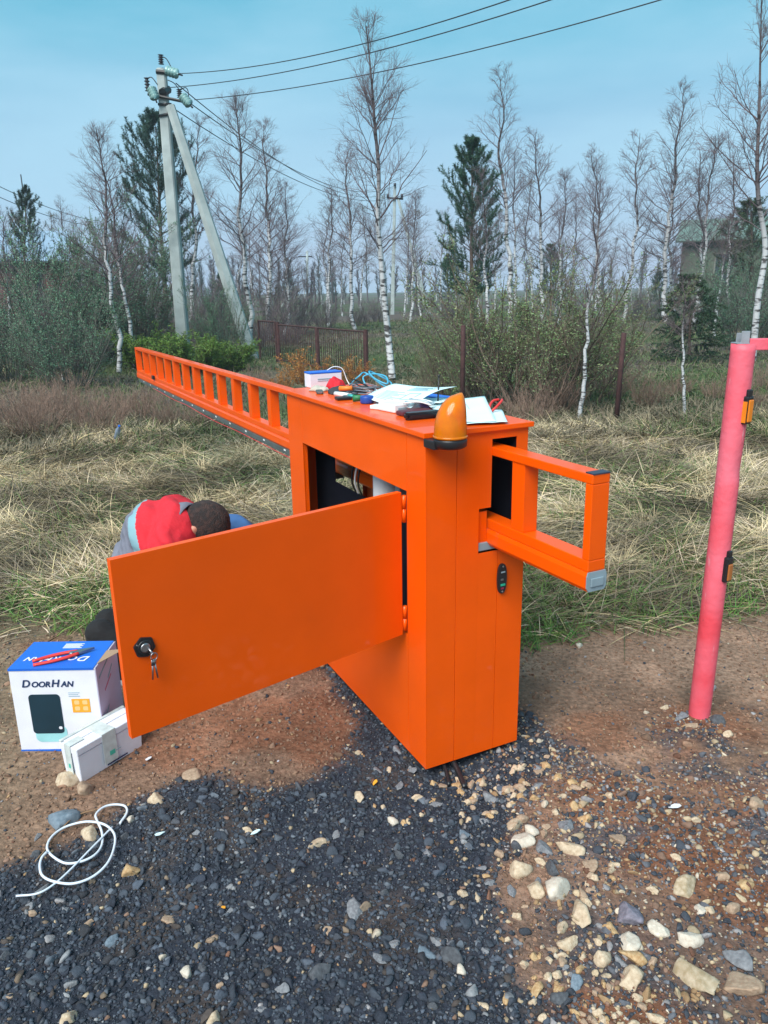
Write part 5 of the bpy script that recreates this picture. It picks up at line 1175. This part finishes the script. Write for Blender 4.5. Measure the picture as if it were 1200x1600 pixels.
# ------------------------------------------------------------------ houses
def house(x, y, w_, d_, hw, hr, rz, wall, roof, label):
    e = empty('house', (x,y,0), label, 'house', rz)
    h = B(); h.box((-w_/2,-d_/2,-.2),(w_/2,d_/2,hw), wall); h.prism([(-d_/2,hw),(d_/2,hw),(0,hr-.12)], -w_/2, w_/2, wall, Matrix(((0,0,1,0),(1,0,0,0),(0,1,0,0),(0,0,0,1)))); h.build('wall', e)
    h = B(); 
    for s in (-1,1):
        L_ = math.hypot(d_/2+.4, (hr-hw)); a = math.atan2(hr-hw, d_/2)
        h.box((-w_/2-.3,0,0),(w_/2+.3,L_+.15,.08), roof, M=Matrix.Translation((0,0,hr)) @ (Matrix.Rotation(-a,4,'X') if s>0 else Matrix.Rotation(a,4,'X') @ Matrix.Scale(-1,4,(0,1,0))))
        for k in range(int(w_/.5)): h.box((-w_/2-.3+k*.5,.02,.081),(-w_/2-.27+k*.5,L_+.14,.12), roof, M=Matrix.Translation((0,0,hr)) @ (Matrix.Rotation(-a,4,'X') if s>0 else Matrix.Rotation(a,4,'X') @ Matrix.Scale(-1,4,(0,1,0))))
    h.build('roof', e)
    for k in (-1,1):
        h = B(); h.box((k*w_/4-.5,-d_/2-.05,hw*.35),(k*w_/4+.5,-d_/2-.005,hw*.8), mat('window_frame',(.16,.17,.15),.6)); wn = h.build('window', e)
        h = B(); h.box((k*w_/4-.42,-d_/2-.06,hw*.35+.08),(k*w_/4+.42,-d_/2-.051,hw*.8-.08), mat('window_glass',(.03,.05,.06),.1)); h.build('pane', wn)
xr = at(1190,400,42.); house(xr[0]+.5, 42., 8.5, 3.6, 3.9, at(1180,340,42.)[2], -.45, mat('house_wall',(.085,.11,.08),.8,var=.15), mat('metal_roof',(.15,.22,.19),.45,metal=.2,var=.1,vscale=2), 'grey metal roofed house behind the trees at the right edge')
xl = at(-15,400,36.); house(xl[0], 36., 6., 3.6, 3.2, at(0,362,36.)[2], .4, mat('brick_wall',(.20,.09,.07),.85,var=.2), mat('pale_roof',(.30,.40,.52),.4,metal=.2,var=.1,vscale=2), 'pale blue roofed house behind the trees at the left edge')
# pale log and bottle in the brush
p = gnd(40,560); h = B(); h.tube(spline([(-.5,0,.06),(-.1,.02,.10),(.3,-.02,.09),(.75,.05,.12)],5), [.05]*16, M_beige, 8); h.build('fallen_log', None, loc=(p[0],p[1],gz(p[0],p[1])), label='pale fallen log under the shrubs at the left edge', cat='log')
p = gnd(183,700); h = B(); h.lathe([(.03,0),(.034,.01),(.034,.06),(.030,.08),(.034,.10),(.034,.17),(.014,.215),(.012,.235)], mat('clear_blue_plastic',(.35,.45,.60),.25,trans=.5), 16); bt = h.build('plastic_bottle', None, loc=(p[0],p[1],gz(p[0],p[1])+.05), rot=(.5,.5,0), scale=.8, label='pale blue plastic bottle leaning in the dry grass at the left', cat='bottle')
h = B(); h.lathe([(.015,.232),(.015,.250),(.012,.252)], M_blue, 14); h.build('cap', bt)

# ------------------------------------------------------------------ kneeling man
def skin_mesh(name, verts, edges, radii, mats, root=0, sub=2, face_mat=None, vox=.007, smooth=6, extra=None):
    """capsules along the skeleton fused into one continuous surface"""
    t = bmesh.new(); V = [np.array(v, float) for v in verts]; Rr = [r if isinstance(r, tuple) else (r, r) for r in radii]
    def blob(c, ax, rx, ry):
        m_ = bmesh.ops.create_icosphere(t, subdivisions=2 if rx > .02 else 1, radius=1)
        for v in m_['verts']: v.co = Vector([c[0]+v.co.x*rx, c[1]+v.co.y*ry, c[2]+v.co.z*rx])
    for a_, b_ in edges:
        d = np.linalg.norm(V[b_]-V[a_]); rm = min(Rr[a_][0], Rr[b_][0]); n_ = max(2, int(d/(rm*.30))+1)
        for k in range(n_+1):
            q = k/n_; blob(V[a_]*(1-q)+V[b_]*q, None, Rr[a_][0]*(1-q)+Rr[b_][0]*q, Rr[a_][1]*(1-q)+Rr[b_][1]*q)
    if extra: extra(t)
    me = bpy.data.meshes.new(name); t.to_mesh(me); t.free(); o = bpy.data.objects.new(name, me); COL.objects.link(o)
    rm_ = o.modifiers.new('r', 'REMESH'); rm_.mode = 'VOXEL'; rm_.voxel_size = vox
    if smooth: sm_ = o.modifiers.new('s', 'SMOOTH'); sm_.iterations = smooth; sm_.factor = .5
    dg = bpy.context.evaluated_depsgraph_get(); dg.update(); m2 = bpy.data.meshes.new_from_object(o.evaluated_get(dg)); bpy.data.objects.remove(o)
    m2.materials.clear()
    for m in mats: m2.materials.append(m)
    if name in ('jacket', 'trousers'):
        co_ = np.empty(len(m2.vertices)*3, np.float32); m2.vertices.foreach_get('co', co_); co_ = co_.reshape(-1,3); nr = np.empty(len(co_)*3, np.float32); m2.vertices.foreach_get('normal', nr); nr = nr.reshape(-1,3)
        q_ = co_[:,0]*11+co_[:,2]*7+3*fbm(co_[:,1]*5+9, co_[:,2]*5+co_[:,0]*4, 3, 3); am = .018*(np.abs(np.sin(q_*1.7+2.5*fbm(co_[:,0]*7, co_[:,1]*7, 8, 2)))**2.2-.4) + .006*(fbm(co_[:,0]*22+4, co_[:,1]*22+co_[:,2]*13, 5, 2)-.5)
        m2.vertices.foreach_set('co', (co_+nr*am[:,None]).ravel().astype(np.float32))
    for p_ in m2.polygons:
        p_.use_smooth = True; p_.material_index = face_mat(p_.center) if face_mat else 0
    return m2
man = empty('person', (-.95,3.02,gz(-.95,3.0)), 'kneeling person in a red and grey work jacket bent down behind the open door', 'person')
O_ = np.array([-.95,3.02,gz(-.95,3.0)])
def A(*p): return np.array(p)-O_
pel, wai, che, upb, nek = A(-.975,3.05,.36), A(-.965,3.04,.50), A(-.905,3.02,.635), A(-.845,3.00,.685), A(-.800,2.985,.680)
hd = A(-.730,2.960,.688)
# body: neck, head core, arms to hands, legs
bv = [pel, wai, che, upb, nek, hd]; be = [(0,1),(1,2),(2,3),(3,4),(4,5)]; br = [(.11,.13),(.10,.12),(.11,.14),(.09,.12),(.052,.055),(.070,.070)]
arms = []
for s in (-1,1):
    sh = A(-.84,3.0+s*.17,.650); el = A(-.70,2.99+s*.21,.46) if s < 0 else A(-.605,3.16,.600); wr = A(-.47,3.00+s*.12,.46)
    i0 = len(bv); bv += [sh, el, wr]; be += [(3,i0),(i0,i0+1),(i0+1,i0+2)]; br += [.055,.040,.028]; arms.append((sh,el,wr,s))
    # palm and fingers
    dirf = unit(wr-el); sd_ = np.array([0,1,0]); pm = wr+dirf*.05; i1 = len(bv); bv.append(pm); be.append((i0+2,i1)); br.append((.032,.018))
    for k,(off,ln) in enumerate([(-.027,.060),(-.009,.070),(.009,.066),(.027,.052)]):
        a = pm+dirf*.035+sd_*off; b_ = a+dirf*ln*.5+np.array([0,0,-.008]); c_ = b_+dirf*ln*.3+np.array([0,0,-.025]); i2 = len(bv); bv += [a,b_,c_]; be += [(i1,i2),(i2,i2+1),(i2+1,i2+2)]; br += [.010,.009,.0075]
    a = pm-s*sd_*.034+dirf*(-.01); b_ = a-s*sd_*.018+dirf*.030; i2 = len(bv); bv += [a,b_]; be += [(i1,i2),(i2,i2+1)]; br += [.012,.009]
legs = []
for s in (-1,1):
    hp_ = A(-.965,3.05+s*.10,.34); kn = A(-.66,3.03+s*.14,.085); an_ = A(-1.10,3.02+s*.055,.15)
    i0 = len(bv); bv += [hp_,kn,an_]; be += [(0,i0),(i0,i0+1),(i0+1,i0+2)]; br += [.085,.06,.045]; legs.append((hp_,kn,an_,s))
hb = bmesh.new(); bmesh.ops.create_icosphere(hb, subdivisions=4, radius=1)
fdir = unit(np.array([.62,-.10,-.72])); upd = unit(np.array([.70,-.22,.62])); upd = unit(upd-fdir*(upd@fdir)); sdv = np.cross(upd, fdir)
def headpt(x, y, z): return hd + sdv*x + fdir*y + upd*z      # x side, y face, z crown
def headco(v):
    x,y,z = v; X = x*.075; Y = y*.095; Z = z*.112
    if z < 0: X *= 1-.28*z*z; Y *= (1-.12*abs(z)) if y > 0 else 1-.35*abs(z)
    if y > .5 and abs(x) < .28 and -.45 < z < .05: Y += .022*(1-abs(x)/.28)*(1-abs(z+.25)/.3 if abs(z+.25)<.3 else 0)     # nose
    if y > .4 and .0 < z < .22 and .18 < abs(x) < .55: Y -= .008
    if y > .5 and -.62 < z < -.5 and abs(x) < .35: Y += .004
    return X,Y,Z
def addhead(b2_):
  vm = {}
  for v in hb.verts: X,Y,Z = headco(v.co); vm[v] = b2_.verts.new(headpt(X,Y,Z))
  for f in hb.faces: g_ = b2_.faces.new([vm[v] for v in f.verts]); g_.smooth = True
  for s in (-1,1):      # ears
    er = bmesh.new(); bmesh.ops.create_icosphere(er, subdivisions=2, radius=1); m3 = {}
    for v in er.verts:
        c_ = v.co; rim = 1 if c_.x*s < .2 else .75; m3[v] = b2_.verts.new(headpt(s*.081+c_.x*.013, -.016+c_.y*.024*rim-.006*abs(c_.x), -.012+c_.z*.038*rim))
    for f in er.faces: g_ = b2_.faces.new([m3[v] for v in f.verts]); g_.smooth = True
    er.free()
body = link('body', skin_mesh('person_body', bv, be, br, [M_skin], vox=.0045, smooth=3, extra=addhead), man)
# hair
hv = bmesh.new(); mp_ = {}
for v in hb.verts:
    x,y,z = v.co
    if z > -.55+.9*max(y,0)+.25*abs(x)*(y>0) and not (y > .55 and z < .45):
        X,Y,Z = headco(v.co); k = 1.055+.012*random.random(); k = 1.045+.05*float(vnoise(np.array([x*9+20]), np.array([z*9+y*7+20]), 6)[0])+.02*random.random(); mp_[v] = hv.verts.new(headpt(X*k,Y*k,Z*k))
for f in hb.faces:
    if all(v in mp_ for v in f.verts): g_ = hv.faces.new([mp_[v] for v in f.verts]); g_.smooth = True
hme = bpy.data.meshes.new('hair'); hv.to_mesh(hme); hv.free(); hb.free(); hme.materials.append(M_hair); link('hair', hme, man)
# jacket
axis = unit(upb-pel)
def jm(c):
    q = np.array(c); t = (q-pel)@unit(nek-pel)
    d = (q-upb)
    wx = q[0]+O_[0]+.25*(q[2]+O_[2]-.65)
    if q[0]+O_[0] > -.715 and (q[1] > 0.03 or q[2]+O_[2] < .52): return 3
    if wx > -.955: return 0
    if wx > -.995: return 1
    return 2
jv = [pel+np.array([-.01,0,.02]), wai+np.array([-.02,0,.01]), che+np.array([-.02,0,.01]), upb+np.array([-.005,0,0]), nek+np.array([-.03,.0,-.005])]; je = [(0,1),(1,2),(2,3),(3,4)]; jr = [(.165,.205),(.155,.195),(.148,.200),(.115,.165),(.074,.082)]
for sh,el,wr,s in arms:
    i0 = len(jv); mid = (el+wr)/2; jv += [sh, (sh+el)/2, el, mid, wr-unit(wr-el)*.02]; je += [(3,i0)]+[(i0+k,i0+k+1) for k in range(4)]; jr += [.078,.066,.058,.050,.042]
jk = link('jacket', skin_mesh('jacket', jv, je, jr, [M_red, M_strip, M_greyc, M_bluec], face_mat=jm, vox=.0042, smooth=14), man)
h = B(); ax = unit(hd-nek+np.array([0,0,-.02])); ct = hd-ax*.085+np.array([0,-.03,-.012]); s1 = unit(np.cross(ax,[0,0,1])); s2 = np.cross(s1, ax)
cp = [[ct+ax*o_+(s1*math.cos(t_)+s2*math.sin(t_))*rr_ for t_ in np.linspace(0,6.283,22)] for o_,rr_ in ((-.040,.092),(-.01,.101),(.018,.100))]
bm = h.bm; rw = [[bm.verts.new(p) for p in r] for r in cp]; 
for k in range(2):
    for j in range(21): f = bm.faces.new([rw[k][j],rw[k][j+1],rw[k+1][j+1],rw[k+1][j]]); f.smooth = True
h.mi(M_greyc); col_ = h.build('collar', jk); sm = col_.modifiers.new('t','SOLIDIFY'); sm.thickness = .006
# trousers, shoes
tv = [pel+np.array([.03,0,0])]; te = []; tr = [(.115,.15)]
for hp_,kn,an_,s in legs:
    i0 = len(tv); tv += [hp_, (hp_+kn)/2, kn, (kn+an_)/2, an_]; te += [(0,i0)]+[(i0+k,i0+k+1) for k in range(4)]; tr += [.095,.090,.078,.066,.056]
link('trousers', skin_mesh('trousers', tv, te, tr, [M_blackc]), man)
for hp_,kn,an_,s in legs:
    hl = an_+np.array([-.11,0,.075]); ml = an_+np.array([-.11,0,-.03]); to = an_+np.array([-.035,0,-.115]) 
    link('shoe', skin_mesh('shoe', [an_, hl, ml, to], [(0,1),(1,2),(2,3)], [.062,.062,.052,.036], [M_blackc]), man)
# dark bag beside him, behind the box
sg = A(-1.20,3.05,.25)

# ------------------------------------------------------------------ haze
hz = mat('haze_air', (1,1,1)); t = hz.node_tree; t.nodes.remove(t.nodes['Principled BSDF'])
pv = t.nodes.new('ShaderNodeVolumePrincipled'); pv.inputs['Color'].default_value = (.72,.84,.98,1); pv.inputs['Density'].default_value = .0013
t.links.new(pv.outputs[0], [n for n in t.nodes if n.type == 'OUTPUT_MATERIAL'][0].inputs['Volume'])
h = B(); h.box((-345,-45,-3),(345,380,16), hz); h.build('haze', None, kind='stuff', label='thin blue evening haze between the trees', cat='haze')
